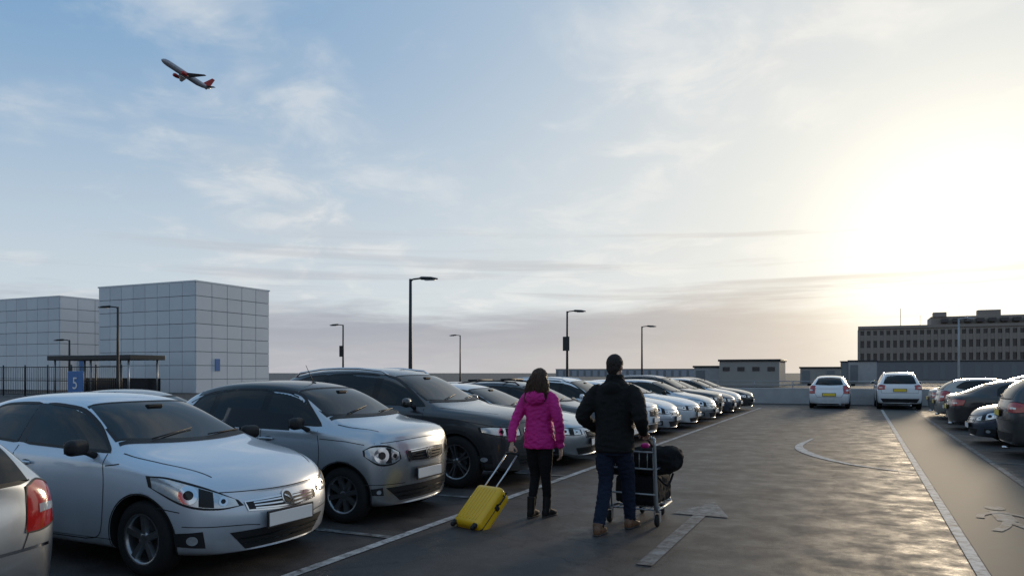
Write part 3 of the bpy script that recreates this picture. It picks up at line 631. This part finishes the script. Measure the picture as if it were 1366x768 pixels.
for (x,y) in ((-18.9,29.6),(-18.75,49.8),(-18.5,69)): street_lamp(x,y,6,rad(12))
street_lamp(-43.4,33.2,5.9,rad(200)); street_lamp(-42.5,55.3,6,rad(190)); street_lamp(-42,76.4,6,rad(190)); street_lamp(-58,40,4.3,rad(200)); street_lamp(7.6,72.9,6.2,rad(20),mt=M_galv)
for x,y,z in ((-18.75,49.7,3.7),(-42.5,55.2,3.6)):
    e=empty('zone_marker',(x,y,z)); m=MB(); m.box((0,-.12,0),(.5,.05,1.0),0,bev=.02); m.obj('panel',[M_dk],e); m=MB(); m.box((0,-.05,.3),(.2,.12,.05)); m.box((0,-.05,-.3),(.2,.12,.05)); m.obj('bracket',[M_dk],e)

# ------------------------------------------------------------------ aeroplane
pl=empty('airliner',(-391,348,192))
h=V((-7.35,-31.7,10)).normalized(); lf=V((0,0,1)).cross(h).normalized(); upv=h.cross(lf)
rl=Matrix.Rotation(rad(-8),3,h); lf=rl@lf; upv=rl@upv
pl.matrix_world=Matrix.Translation((-391,348,192))@Matrix((h,lf,upv)).transposed().to_4x4()
M_plane=mat('aircraft_white',(.30,.30,.33),.35,.1,.5); M_pred=mat('aircraft_red',(.40,.02,.02),.4); M_wing=mat('aircraft_wing',(.14,.145,.16),.4)
m=MB(); prof=[(17,.1,-.3),(16.4,.9,-.2),(15,1.6,-.05),(13,1.95,0),(5,1.98,0),(-8,1.98,0),(-12,1.6,.3),(-15,.9,.8),(-17,.25,1.2)]
m.loft([((x,0,z),(0,r,0),(0,0,r)) for x,r,z in prof],20,0); m.obj('fuselage',[M_plane],pl)
def wing(mb,root_x,root_c,tip_x,tip_c,span,z0,z1,th,mi=0,y0=0,vert=False):
    for s_ in ((1,) if vert else (1,-1)):
        vs=[]
        for (xx,c,yy,z,t) in ((root_x,root_c,y0,z0,th),(tip_x,tip_c,span,z1,th*.4)):
            for (a,b) in ((0,0),(.3,.5),(1,0),(.3,-.4)):
                vs.append((xx-c*a,b*t,yy) if vert else (xx-c*a,yy*s_,z+b*t))
        mb.add(vs,[[0,1,5,4],[1,2,6,5],[2,3,7,6],[3,0,4,7],[0,3,2,1],[4,5,6,7]],mi,False)
m=MB(); wing(m,5,6.5,-3.5,1.6,16.5,-1.0,.6,.8); m.obj('wings',[M_wing],pl)
m=MB(); wing(m,-12.3,3.5,-15.8,1.4,6.2,.9,1.4,.35); m.obj('tailplane',[M_wing],pl)
m=MB(); wing(m,-10.8,5.2,-15.6,2.0,8.0,0,0,.4,0,1.2,True); m.obj('fin',[M_pred],pl)
m=MB()
for s_ in (1,-1):
    m.loft([((5.4-k,5.6*s_,-2.1),(0,r,0),(0,0,r)) for k,r in ((0,.9),(.5,1.15),(2,1.15),(3.6,.8),(4.4,.45))],14,0); m.box((3.2,5.6*s_,-1.2),(2.5,.25,1.0))
m.obj('engines',[M_pred],pl)

# ------------------------------------------------------------------ people
def remesh(mb,vox,it,mats,fold=0,seed=0,fs=(9,9,16),thr=None):
    o=mb.obj('tmpr',mats); md=o.modifiers.new('r','REMESH'); md.mode='VOXEL'; md.voxel_size=vox
    sm=o.modifiers.new('s','SMOOTH'); sm.iterations=it; sm.factor=.5
    me=evalmesh(o); bpy.data.objects.remove(o)
    me.update()
    if fold:
        ns=[v.normal.copy() for v in me.vertices]
        for v,n in zip(me.vertices,ns):
            p=v.co; q=V((p.x*fs[0]+seed,p.y*fs[1],p.z*fs[2]))
            d=noise.noise(q)+.5*noise.noise(q*2.1); d=-abs(d)*1.3+.35
            v.co+=n*d*fold
    for p in me.polygons: p.use_smooth=True; p.material_index=0
    if not me.materials:
        for m_ in mats: me.materials.append(m_)
    return me
def bez(pts,n=10): return rs([V(p) for p in pts],n,True)
def limb(mb,pts,rads,n=14,seg=16):
    P_=bez(pts,n); R_=[]
    for i in range(n+1):
        t=i/n*(len(rads)-1); k=min(int(t),len(rads)-2); R_.append(rads[k]+(rads[k+1]-rads[k])*(t-k))
    mb.tube(P_,R_,seg)
M_skin=mat('skin',(.42,.25,.18),.5,var=.08,nscale=20); M_eye=mat('eye_white',(.7,.7,.68),.2); M_iris=mat('iris',(.05,.03,.02),.2); M_lip=mat('lip',(.35,.12,.10),.4)
M_hairm=mat('dark_hair',(.018,.013,.010),.6,var=.4,nscale=60,bump=.6,bscale=150,spec=.3); M_hairw=mat('brown_hair',(.06,.030,.017),.5,var=.45,nscale=40,bump=.4,bscale=120,spec=.3)
M_pink=mat('magenta_jacket',(.48,.014,.19),.65,var=.12,nscale=14,bump=.25,bscale=180,spec=.3); M_jack=mat('black_jacket',(.010,.010,.010),.85,var=.2,bump=.4,bscale=200,spec=.2)
M_jean=mat('navy_jeans',(.011,.016,.032),.9,var=.3,nscale=10,bump=.3,bscale=300,spec=.2); M_legg=mat('black_leggings',(.008,.008,.009),.9,spec=.2); M_shoe=mat('brown_shoe',(.12,.055,.025),.5); M_boot=mat('black_boot',(.009,.0085,.0085),.7,spec=.25); M_sole=mat('sole',(.03,.027,.025),.8)
def hand(name,parent,wrist,fwd,palm,thumb,curl,sc=1.0):
    wrist,fwd,palm,thumb=V(wrist),V(fwd).normalized(),V(palm),V(thumb)
    palm=(palm-fwd*palm.dot(fwd)).normalized(); thumb=(thumb-fwd*thumb.dot(fwd)-palm*thumb.dot(palm)).normalized()
    m=MB(); s=sc
    m.loft([(wrist-fwd*.03*s,thumb*.026*s,palm*.019*s),(wrist+fwd*.01*s,thumb*.027*s,palm*.018*s),(wrist+fwd*.05*s,thumb*.040*s,palm*.017*s),(wrist+fwd*.088*s,thumb*.040*s,palm*.014*s)],14)
    for k,(of,ln) in enumerate(((.030,.072),(.010,.080),(-.010,.074),(-.029,.058))):
        p=wrist+fwd*.078*s+thumb*of*s; pts=[p]; a=0
        for j,(fr,cu_) in enumerate(((.10,0),(.42,curl[0]),(.30,curl[1]),(.24,curl[2]))):
            a+=rad(cu_); dd=fwd*math.cos(a)+palm*math.sin(a); p=p+dd*ln*fr*s*1.15; pts.append(p)
        m.tube(pts,[.0105*s,.010*s,.0092*s,.0085*s,.0065*s],8)
    b=wrist+fwd*.025*s+thumb*.026*s
    td=(thumb*.75+fwd*.6+palm*.35).normalized(); t2=(fwd*.8+palm*.5+thumb*.1).normalized()
    m.tube([b,b+td*.03*s,b+td*.05*s+t2*.01*s,b+td*.05*s+t2*.042*s],[.014*s,.0125*s,.0115*s,.008*s],8)
    me=remesh(m,.0032,3,[M_skin]); mkobj(name,me,parent)
def head(parent,c,yaw=0,s=1.0):
    c=V(c); M=Matrix.Translation(c)@Matrix.Rotation(yaw,4,'Z')@Matrix.Scale(s,4)
    m=MB(); m.ell((0,-.008,.02),(.076,.096,.098),0,24,16,M); m.ell((0,.022,-.045),(.056,.066,.066),0,20,12,M); m.ell((0,.045,-.085),(.028,.028,.022),0,12,8,M)
    m.tube([M@V((0,.088,.015)),M@V((0,.106,-.018)),M@V((0,.098,-.028))],[.008,.015,.012],8); m.ell((.016,.09,-.027),(.009,.01,.008),0,8,6,M); m.ell((-.016,.09,-.027),(.009,.01,.008),0,8,6,M)
    for k in (1,-1): m.ell((.078*k,-.005,-.01),(.011,.02,.033),0,10,8,M)
    m.tube([M@V((0,-.02,-.05)),M@V((0,-.03,-.12)),M@V((0,-.035,-.19))],[.056,.052,.062],16)
    mkobj('head',remesh(m,.006,3,[M_skin]),parent)
    f=MB()
    for k in (1,-1):
        f.ell((.031*k,.074,.004),(.014,.010,.009),0,10,8,M); f.ell((.031*k,.083,.004),(.006,.004,.006),1,8,6,M); f.tube([M@V((.016*k,.089,.024)),M@V((.032*k,.087,.03)),M@V((.047*k,.075,.024))],.004,6,3)
    f.tube([M@V((-.022,.082,-.058)),M@V((0,.092,-.056)),M@V((.022,.082,-.058))],[.003,.007,.003],8,2)
    f.obj('face_features',[M_eye,M_iris,M_lip,M_hairm],parent)
    return M
def shoe(name,parent,ank,ang,pitch,mt,s=1.0,shaft=0):
    ank=V(ank); Rm=Matrix.Rotation(ang,4,'Z')@Matrix.Rotation(pitch,4,'X')
    M=Matrix.Translation(ank)@Rm
    m=MB(); k=-.085
    m.loft([((0,-.085,k+.04),(.018,0,0),(0,0,.02)),((0,-.075,k+.045),(.032*s,0,0),(0,0,.045)),((0,-.03,k+.055),(.037*s,0,0),(0,0,.058)),((0,.04,k+.05),(.041*s,0,0),(0,0,.048)),((0,.10,k+.036),(.048*s,0,0),(0,0,.036)),((0,.155,k+.03),(.044*s,0,0),(0,0,.028)),((0,.19,k+.025),(.022*s,0,0),(0,0,.017))],18,0,True,M,p=2.6)
    m.tube([M@V((0,-.03,-.04)),ank+V((0,-.01,.03+shaft))],[.044*s,.05*s],14)
    mkobj(name,remesh(m,.006,3,[mt]),parent)
    q=MB(); q.loft([((0,-.088,k+.004),(.02,0,0),(0,0,.010)),((0,-.06,k+.004),(.038*s,0,0),(0,0,.010)),((0,.03,k+.004),(.036*s,0,0),(0,0,.010)),((0,.11,k+.004),(.050*s,0,0),(0,0,.010)),((0,.17,k+.004),(.043*s,0,0),(0,0,.010)),((0,.195,k+.006),(.02*s,0,0),(0,0,.008))],16,0,True,M,p=3)
    q.obj(name+'_sole',[M_sole],parent)

man=empty('walking_man',(-2.30,7.50,0),rad(-4))
m=MB(); X=V((1,0,0)); Y=V((0,1,0))
for_t=[(.84,.200,.150,.0),(.90,.205,.155,0),(1.0,.200,.15,.0),(1.12,.198,.145,.005),(1.25,.212,.15,.01),(1.36,.225,.152,.015),(1.44,.222,.140,.02),(1.50,.185,.118,.02),(1.545,.120,.095,.015),(1.585,.085,.085,.02),(1.625,.082,.082,.025)]
m.loft([((0,y,z),X*a,Y*b) for z,a,b,y in for_t],28,0,True,p=2.4)
EL={1:(.315,-.10,1.19),-1:(-.325,-.09,1.19)}; WR={1:(.245,.20,1.03),-1:(-.22,.20,1.03)}
for k in (1,-1):
    limb(m,[(.15*k,.01,1.47),(.215*k,0,1.43),(.275*k,-.06,1.30),EL[k],(.29*k,.03,1.11),WR[k]],[.075,.088,.080,.070,.062,.052])
m.loft([((0,.01,1.56),X*.088,Y*.088),((0,-.0,1.63),X*.085,Y*.085)],20)
m.ell((0,-.10,1.49),(.11,.05,.07),0)
mkobj('jacket',remesh(m,.010,4,[M_jack],fold=.014,seed=3,fs=(8,8,12)),man)
h_=MB(); h_.loft([((0,0,.835),X*.196,Y*.146),((0,0,.865),X*.203,Y*.153)],28,0,True,p=2.4); h_.obj('jacket_hem',[M_jack],man)
m=MB(); m.loft([((0,0,.80),X*.16,Y*.12),((0,0,.88),X*.172,Y*.125),((0,0,1.0),X*.165,Y*.12)],24,0,True,p=2.3)
limb(m,[(-.085,0,.90),(-.095,-.01,.72),(-.10,.0,.50),(-.095,-.10,.30),(-.09,-.215,.085)],[.105,.092,.073,.067,.062])
limb(m,[(.085,0,.90),(.09,.07,.72),(.085,.165,.52),(.075,.22,.32),(.07,.275,.085)],[.105,.092,.073,.066,.061])
mkobj('trousers',remesh(m,.009,3,[M_jean],fold=.012,seed=8,fs=(10,10,18)),man)
shoe('shoe_left',man,(-.09,-.22,.09),rad(4),rad(0),M_shoe,1.1); shoe('shoe_right',man,(.07,.275,.09),rad(-6),rad(0),M_shoe,1.1)
HM=head(man,(0,.02,1.715),rad(-8),1.0)
def short_hair(parent,M,mt):
    m=MB(); m.ell((0,-.014,.030),(.083,.102,.100),0,28,18,M); m.ell((0,-.055,-.015),(.070,.056,.07),0,20,12,M); m.ell((0,-.06,-.06),(.052,.035,.04),0,16,10,M)
    me=remesh(m,.006,2,[mt],fold=.007,seed=5,fs=(60,60,60))
    bm=bmesh.new(); bm.from_mesh(me); Mi=M.inverted(); kill=[]
    for v in bm.verts:
        q=Mi@v.co
        if q.y>.055-.3*max(0,q.z-.075) and q.z<.085: kill.append(v)
        elif q.y>0 and q.z<.0: kill.append(v)
    bmesh.ops.delete(bm,geom=kill,context='VERTS'); bm.to_mesh(me); bm.free(); mkobj('hair',me,parent)
short_hair(man,HM,M_hairm)
for k,nm in ((1,'hand_right'),(-1,'hand_left')):
    w_=V(WR[k]); hand(nm,man,w_+V((-.005*k,.03,-.012)),(-.08*k,1,-.28),(0,-.1,-1),(-k,0,0),(55,75,55),1.02)

wo=empty('walking_woman',(-3.32,7.92,0),rad(-3))
m=MB()
fw=[(.79,.185,.140,0),(.86,.188,.145,0),(.97,.172,.132,0),(1.08,.158,.122,.0),(1.2,.168,.125,.005),(1.30,.178,.125,.01),(1.37,.172,.115,.01),(1.42,.135,.098,.01),(1.455,.09,.08,.005),(1.49,.07,.07,.01)]
m.loft([((0,y,z),X*a,Y*b) for z,a,b,y in fw],28,0,True,p=2.3)
WL=(-.235,-.225,.865); WRt=(.235,.06,.80)
limb(m,[(-.11,0,1.39),(-.165,0,1.35),(-.215,-.06,1.22),(-.25,-.135,1.08),(-.25,-.19,.97),WL],[.062,.072,.064,.056,.05,.042])
limb(m,[(.11,0,1.39),(.165,0,1.35),(.22,-.03,1.22),(.255,-.03,1.08),(.25,.02,.94),WRt],[.062,.072,.064,.056,.05,.042])
m.ell((0,-.115,1.37),(.125,.06,.09),0); m.loft([((0,0,1.42),X*.10,Y*.09),((0,-.01,1.50),X*.085,Y*.085)],18)
mkobj('jacket',remesh(m,.009,3,[M_pink],fold=.013,seed=11,fs=(10,10,17)),wo)
m=MB(); m.loft([((0,0,.78),X*.15,Y*.115),((0,0,.85),X*.16,Y*.12),((0,0,.95),X*.14,Y*.11)],24)
limb(m,[(-.075,0,.82),(-.08,.02,.66),(-.075,.05,.47),(-.075,-.01,.28),(-.07,-.06,.09)],[.092,.082,.058,.052,.040])
limb(m,[(.075,0,.82),(.075,0,.66),(.07,.02,.47),(.07,.05,.28),(.07,.06,.09)],[.092,.082,.058,.052,.040])
mkobj('leggings',remesh(m,.008,3,[M_legg],fold=.006,seed=2),wo)
shoe('boot_left',wo,(-.07,-.06,.09),rad(5),0,M_boot,.95,.12); shoe('boot_right',wo,(.07,.06,.09),rad(-5),0,M_boot,.95,.12)
HW=head(wo,(0,.02,1.575),rad(-5),.95)
m=MB(); m.ell((0,-.018,.035),(.092,.108,.100),0,24,16,HW)
m.loft([(HW@V((0,-.02,.06)),X*.085,Y*.085),(HW@V((0,-.035,-.02)),X*.108,Y*.090),(HW@V((0,-.055,-.10)),X*.130,Y*.082),(HW@V((0,-.085,-.17)),X*.135,Y*.066),(HW@V((0,-.105,-.235)),X*.10,Y*.045)],24)
me=remesh(m,.007,2,[M_hairw],fold=.02,seed=4,fs=(45,45,9))
bm=bmesh.new(); bm.from_mesh(me); Mi=HW.inverted()
bmesh.ops.delete(bm,geom=[v for v in bm.verts if (Mi@v.co).y>.045 and (Mi@v.co).z<.075 and abs((Mi@v.co).x)<.085],context='VERTS'); bm.to_mesh(me); bm.free(); mkobj('hair',me,wo)
m=MB()
for i in range(320):
    a=random.uniform(rad(150),rad(390)); ca,sa=math.cos(a),math.sin(a)
    ph=random.random()*6; ln=random.uniform(-.14,-.29); wv=random.uniform(.008,.022); pts=[]
    for j in range(9):
        t=j/8; z=.11+(ln-.11)*t; rx=.06+.078*min(1,t*1.7); ry=.06+.050*min(1,t*2)-.02*t
        off=V((math.sin(t*11+ph),math.cos(t*9+ph),0))*wv*t
        pts.append(HW@(V((rx*ca,-.025-.07*t+ry*sa,z))+off))
    m.tube(pts,[.003,.004,.004,.004,.004,.0035,.003,.0025,.001],4,0)
m.obj('hair_strands',[M_hairw],wo,fixn=False)
hand('hand_left',wo,V(WL)+V((0,-.01,-.02)),(0.02,-.25,-1),(.3,1,-.2),(1,.1,0),(45,60,50),.92)
hand('hand_right',wo,V(WRt)+V((0,.005,-.02)),(-.05,.2,-1),(-1,0,0),(0,1,0),(20,28,22),.92)

grip=Matrix.Translation(wo.location)@Matrix.Rotation(rad(-3),4,'Z')@V((WL[0]+.01,WL[1]-.035,WL[2]-.115))
base=V((-3.80,6.93,.05)); ax=(grip-base); LH=ax.length; ax.normalize()
wd=V((ax.y,-ax.x,0)).normalized(); dp=wd.cross(ax).normalized()
su=empty('suitcase'); su.matrix_world=Matrix.Translation(base)@Matrix((wd,dp,ax)).transposed().to_4x4()
M_yel=mat('yellow_shell',(.72,.41,.006),.38,0,.2,var=.08); 
m=MB(); m.box((0,-.115,.31),(.38,.22,.54),0,bev=.055,seg=5)
for i in range(7): 
    for yy in (-.226,-.004): m.box((-.135+i*.045,yy,.31),(.018,.012,.42),0,bev=.005)
m.obj('shell',[M_yel],su)
m=MB(); m.box((0,-.115,.31),(.387,.012,.547),0,bev=.005); m.box((.196,-.115,.36),(.02,.06,.05),0,bev=.006); m.tube([(.192,-.09,.38),(.225,-.09,.40),(.225,-.09,.50),(.192,-.09,.52)],.009,8)
for sx in (.15,-.15):
    for yy in (-.03,-.2):
        m.box((sx,yy,.045),(.05,.04,.05),0,bev=.01)
        m.lathe([(0,-.012),(.026,-.012),(.028,0),(.026,.012),(0,.012)],'x',16,0,Matrix.Translation((sx,yy+.005,.012)))
m.obj('wheels_and_zip',[M_black],su)
m=MB()
for sx in (.085,-.085): m.tube([(sx,-.03,.54),(sx,-.03,.78),(sx*.98,-.02,LH-.02)],.009,8)
m.obj('telescopic_handle',[mat('handle_alloy',(.6,.6,.61),.3,.7)],su); m=MB(); m.tube([(.10,-.018,LH),(0,-.010,LH+.004),(-.10,-.018,LH)],.014,10); m.obj('grip',[M_black],su)

tr=empty('luggage_trolley',(-2.24,7.84,0),rad(-3))
m=MB()
for k in (1,-1):
    m.tube(bez([(.27*k,0,.96),(.275*k,.02,.80),(.275*k,.06,.45),(.275*k,.10,.16)],10),.017,10)
    m.tube([(.275*k,.10,.18),(.26*k,.4,.17),(.20*k,.9,.15)],.016,8)
    m.tube([(.275*k,.04,.62),(.27*k,.22,.62)],.010,8)
    m.tube([(.245*k,.12,.18),(.245*k,.06,.85)],.010,8)
m.tube([(-.27,0,.96),(.27,0,.96)],.012,8)
for z in (.35,.62,.80): m.tube([(-.27,.06,z),(.27,.06,z)],.010,8)
for t in (.15,.35,.6,.88): m.tube([(-.25+.05*t,t,.17),(.25-.05*t,t,.17)],.010,8)
for x in (-.18,-.09,0,.09,.18): m.tube([(x,.06,.62),(x,.06,.80)],.006,6); m.tube([(x,.12,.18),(x*.8,.88,.17)],.006,6)
m.tube([(-.2,.9,.15),(-.16,.96,.2),(.16,.96,.2),(.2,.9,.15)],.014,8); m.obj('frame',[M_galv],tr)
m=MB(); m.tube([(-.24,0,.965),(.24,0,.965)],.018,12); m.obj('push_handle',[M_black],tr)
m=MB()
for x,y in ((.27,.13),(-.27,.13),(.12,.82),(-.12,.82)):
    m.lathe([(0,-.018),(.06,-.018),(.068,-.008),(.068,.008),(.06,.018),(0,.018)],'x',20,0,Matrix.Translation((x,y,.068)))
    m.box((x+.03,y,.11),(.008,.05,.12),1); m.box((x-.03,y,.11),(.008,.05,.12),1); m.tube([(x,y,.15),(x,y,.18)],.02,8,1)
m.obj('castors',[M_tyre,M_galv],tr)
ba=empty('luggage_bag',(-2.24,7.84,0),rad(-3)); M_bag=mat('bag_fabric',(.010,.010,.011),.9,bump=.5,bscale=150,spec=.2)
m=MB(); m.box((.0,.50,.36),(.48,.62,.32),0,bev=.06,seg=4); mkobj('lower_case',remesh(m,.012,3,[M_bag],fold=.014,fs=(8,8,8)),ba)
m=MB(); m.loft([((-.50,.34,.62),Y*.06,V((0,0,.05))),((-.47,.34,.63),Y*.12,V((0,0,.10))),((-.35,.34,.65),Y*.15,V((0,0,.14))),((0,.34,.67),Y*.16,V((0,0,.16))),((.35,.34,.70),Y*.15,V((0,0,.15))),((.45,.34,.72),Y*.12,V((0,0,.11))),((.48,.34,.72),Y*.05,V((0,0,.05)))],24,0,True,p=2.6)
mkobj('holdall',remesh(m,.010,3,[M_bag],fold=.03,seed=6,fs=(7,7,7)),ba)
m=MB(); m.tube(bez([(.2,.16,.72),(.24,.10,.60),(.30,.14,.50),(.36,.22,.44),(.38,.35,.55)],12),.012,6); m.tube(bez([(-.2,.2,.80),(-.1,.25,.93),(.1,.25,.93),(.2,.2,.84)],12),.012,6); m.obj('straps',[M_bag],ba)
m=MB(); m.box((.14,.12,.865),(.09,.09,.05),0,bev=.02); mkobj('small_pouch',remesh(m,.008,2,[M_pink],fold=.006),ba)

# ------------------------------------------------------------------ world
az=rad(6.5); el=rad(6.8)
SV=V((math.sin(az)*math.cos(el),math.cos(az)*math.cos(el),math.sin(el)))
W=bpy.data.worlds.new('World'); S.world=W; W.use_nodes=True; nt=W.node_tree; N=nt.nodes; Lk=nt.links
bg=N['Background']; bg.inputs['Strength'].default_value=.12; K=1/.12
sky=N.new('ShaderNodeTexSky'); sky.sky_type='NISHITA'; sky.sun_disc=False; sky.sun_elevation=el; sky.sun_rotation=az; sky.dust_density=1.5
def mth(op,a,b=None,c=None,clamp=False):
    n=N.new('ShaderNodeMath'); n.operation=op; n.use_clamp=clamp
    for i,x in enumerate((a,b,c)):
        if x is None: continue
        if isinstance(x,(int,float)): n.inputs[i].default_value=x
        else: Lk.new(x,n.inputs[i])
    return n.outputs[0]
def rng(x,a,b,c=0,d=1,smooth=True):
    n=N.new('ShaderNodeMapRange'); n.interpolation_type='SMOOTHSTEP' if smooth else 'LINEAR'
    Lk.new(x,n.inputs[0]); 
    for i,q in enumerate((a,b,c,d)): n.inputs[i+1].default_value=q
    return n.outputs[0]
def mixc(f,a,b):
    n=N.new('ShaderNodeMix'); n.data_type='RGBA'
    if isinstance(f,(int,float)): n.inputs[0].default_value=f
    else: Lk.new(f,n.inputs[0])
    for i,x in ((6,a),(7,b)):
        if isinstance(x,tuple): n.inputs[i].default_value=(x[0]*K,x[1]*K,x[2]*K,1)
        else: Lk.new(x,n.inputs[i])
    return n.outputs[2]
tc=N.new('ShaderNodeTexCoord'); sp=N.new('ShaderNodeSeparateXYZ'); Lk.new(tc.outputs['Generated'],sp.inputs[0])
x,y,z=sp.outputs; zc=mth('MAXIMUM',z,0.0); zd=mth('ADD',zc,.16)
cb=N.new('ShaderNodeCombineXYZ'); Lk.new(mth('DIVIDE',x,zd),cb.inputs[0]); Lk.new(mth('DIVIDE',y,zd),cb.inputs[1])
def nzw(vec,sc,det,ro,di,loc=(0,0,0),scl=(1,1,1)):
    mp=N.new('ShaderNodeMapping'); mp.inputs['Location'].default_value=loc; mp.inputs['Scale'].default_value=scl; Lk.new(vec,mp.inputs[0])
    n=N.new('ShaderNodeTexNoise'); n.inputs['Scale'].default_value=sc; n.inputs['Detail'].default_value=det; n.inputs['Roughness'].default_value=ro; n.inputs['Distortion'].default_value=di; Lk.new(mp.outputs[0],n.inputs['Vector']); return n.outputs['Fac']
c1=nzw(cb.outputs[0],1.25,6,.52,.4,(9.4,4.3,0),(1,.75,1)); c2=nzw(cb.outputs[0],3.6,5,.58,.5,(7,2,0))
dt=N.new('ShaderNodeVectorMath'); dt.operation='DOT_PRODUCT'; Lk.new(tc.outputs['Generated'],dt.inputs[0]); dt.inputs[1].default_value=SV
dp_=mth('MAXIMUM',dt.outputs['Value'],0)
g1=mth('POWER',dp_,4.5)
base_=mixc(rng(z,.03,.46),(.62,.70,.76),(.18,.36,.60))
base_=mixc(.06,base_,sky.outputs[0])
base_=mixc(mth('MULTIPLY',g1,.88),base_,(.80,.82,.80))
m1=rng(mth('ADD',c1,mth('MULTIPLY',mth('SUBTRACT',c2,.5),.5)),.42,.74)
ccol=mixc(g1,(.72,.75,.77),(.98,.95,.89))
shade=mixc(g1,(.52,.59,.66),(.76,.76,.75))
ccol=mixc(rng(c2,.62,.36),ccol,shade)
base_=mixc(mth('MULTIPLY',m1,.78),base_,ccol)
base_=mixc(mth('MULTIPLY',mth('POWER',dp_,20),.72),base_,(1.0,.95,.83))
vb=N.new('ShaderNodeCombineXYZ'); Lk.new(x,vb.inputs[0]); Lk.new(y,vb.inputs[1]); Lk.new(mth('MULTIPLY',z,9),vb.inputs[2])
b1=nzw(vb.outputs[0],3.0,6,.62,.4,(1,4,2))
zz=mth('ADD',z,mth('MULTIPLY',mth('SUBTRACT',b1,.5),.12))
bf=rng(zz,.105,.06)
bcol=mixc(mth('POWER',dp_,14),(.31,.32,.38),(.66,.53,.40))
bcol=mixc(rng(z,.07,.0),bcol,mixc(mth('POWER',dp_,8),(.43,.42,.46),(.70,.58,.47)))
base_=mixc(mth('MULTIPLY',bf,mth('ADD',.55,mth('MULTIPLY',b1,.4))),base_,bcol)
b2=nzw(vb.outputs[0],1.7,6,.6,.3,(5,1,0),(1,1,3))
sf=mth('MULTIPLY',rng(b2,.50,.66),mth('MULTIPLY',rng(z,.03,.08),rng(z,.24,.12)))
base_=mixc(mth('MULTIPLY',sf,.55),base_,mixc(mth('POWER',dp_,10),(.50,.53,.58),(.64,.55,.46)))
hot=mixc(mth('MULTIPLY',mth('POWER',dp_,110),mth('SUBTRACT',.95,mth('MULTIPLY',sf,.5))),base_,(1.7,1.58,1.3))
Lk.new(hot,bg.inputs['Color'])
sl=bpy.data.lights.new('sun','SUN'); sl.energy=1.8; sl.angle=rad(8); sl.color=(1,.80,.56)
so=bpy.data.objects.new('sun',sl); S.collection.objects.link(so); so.rotation_euler=(-SV).to_track_quat('-Z','Y').to_euler()

cd=bpy.data.cameras.new('camera'); cam=bpy.data.objects.new('camera',cd); S.collection.objects.link(cam); S.camera=cam
cam.location=(0,0,1.65); cam.rotation_euler=(rad(90),0,math.atan(.463))
cd.sensor_width=36; cd.lens=26.35; cd.shift_y=.0827; cd.clip_end=8000; cd.clip_start=.05
S.view_settings.view_transform='Standard'; S.view_settings.look='None'; S.view_settings.exposure=0
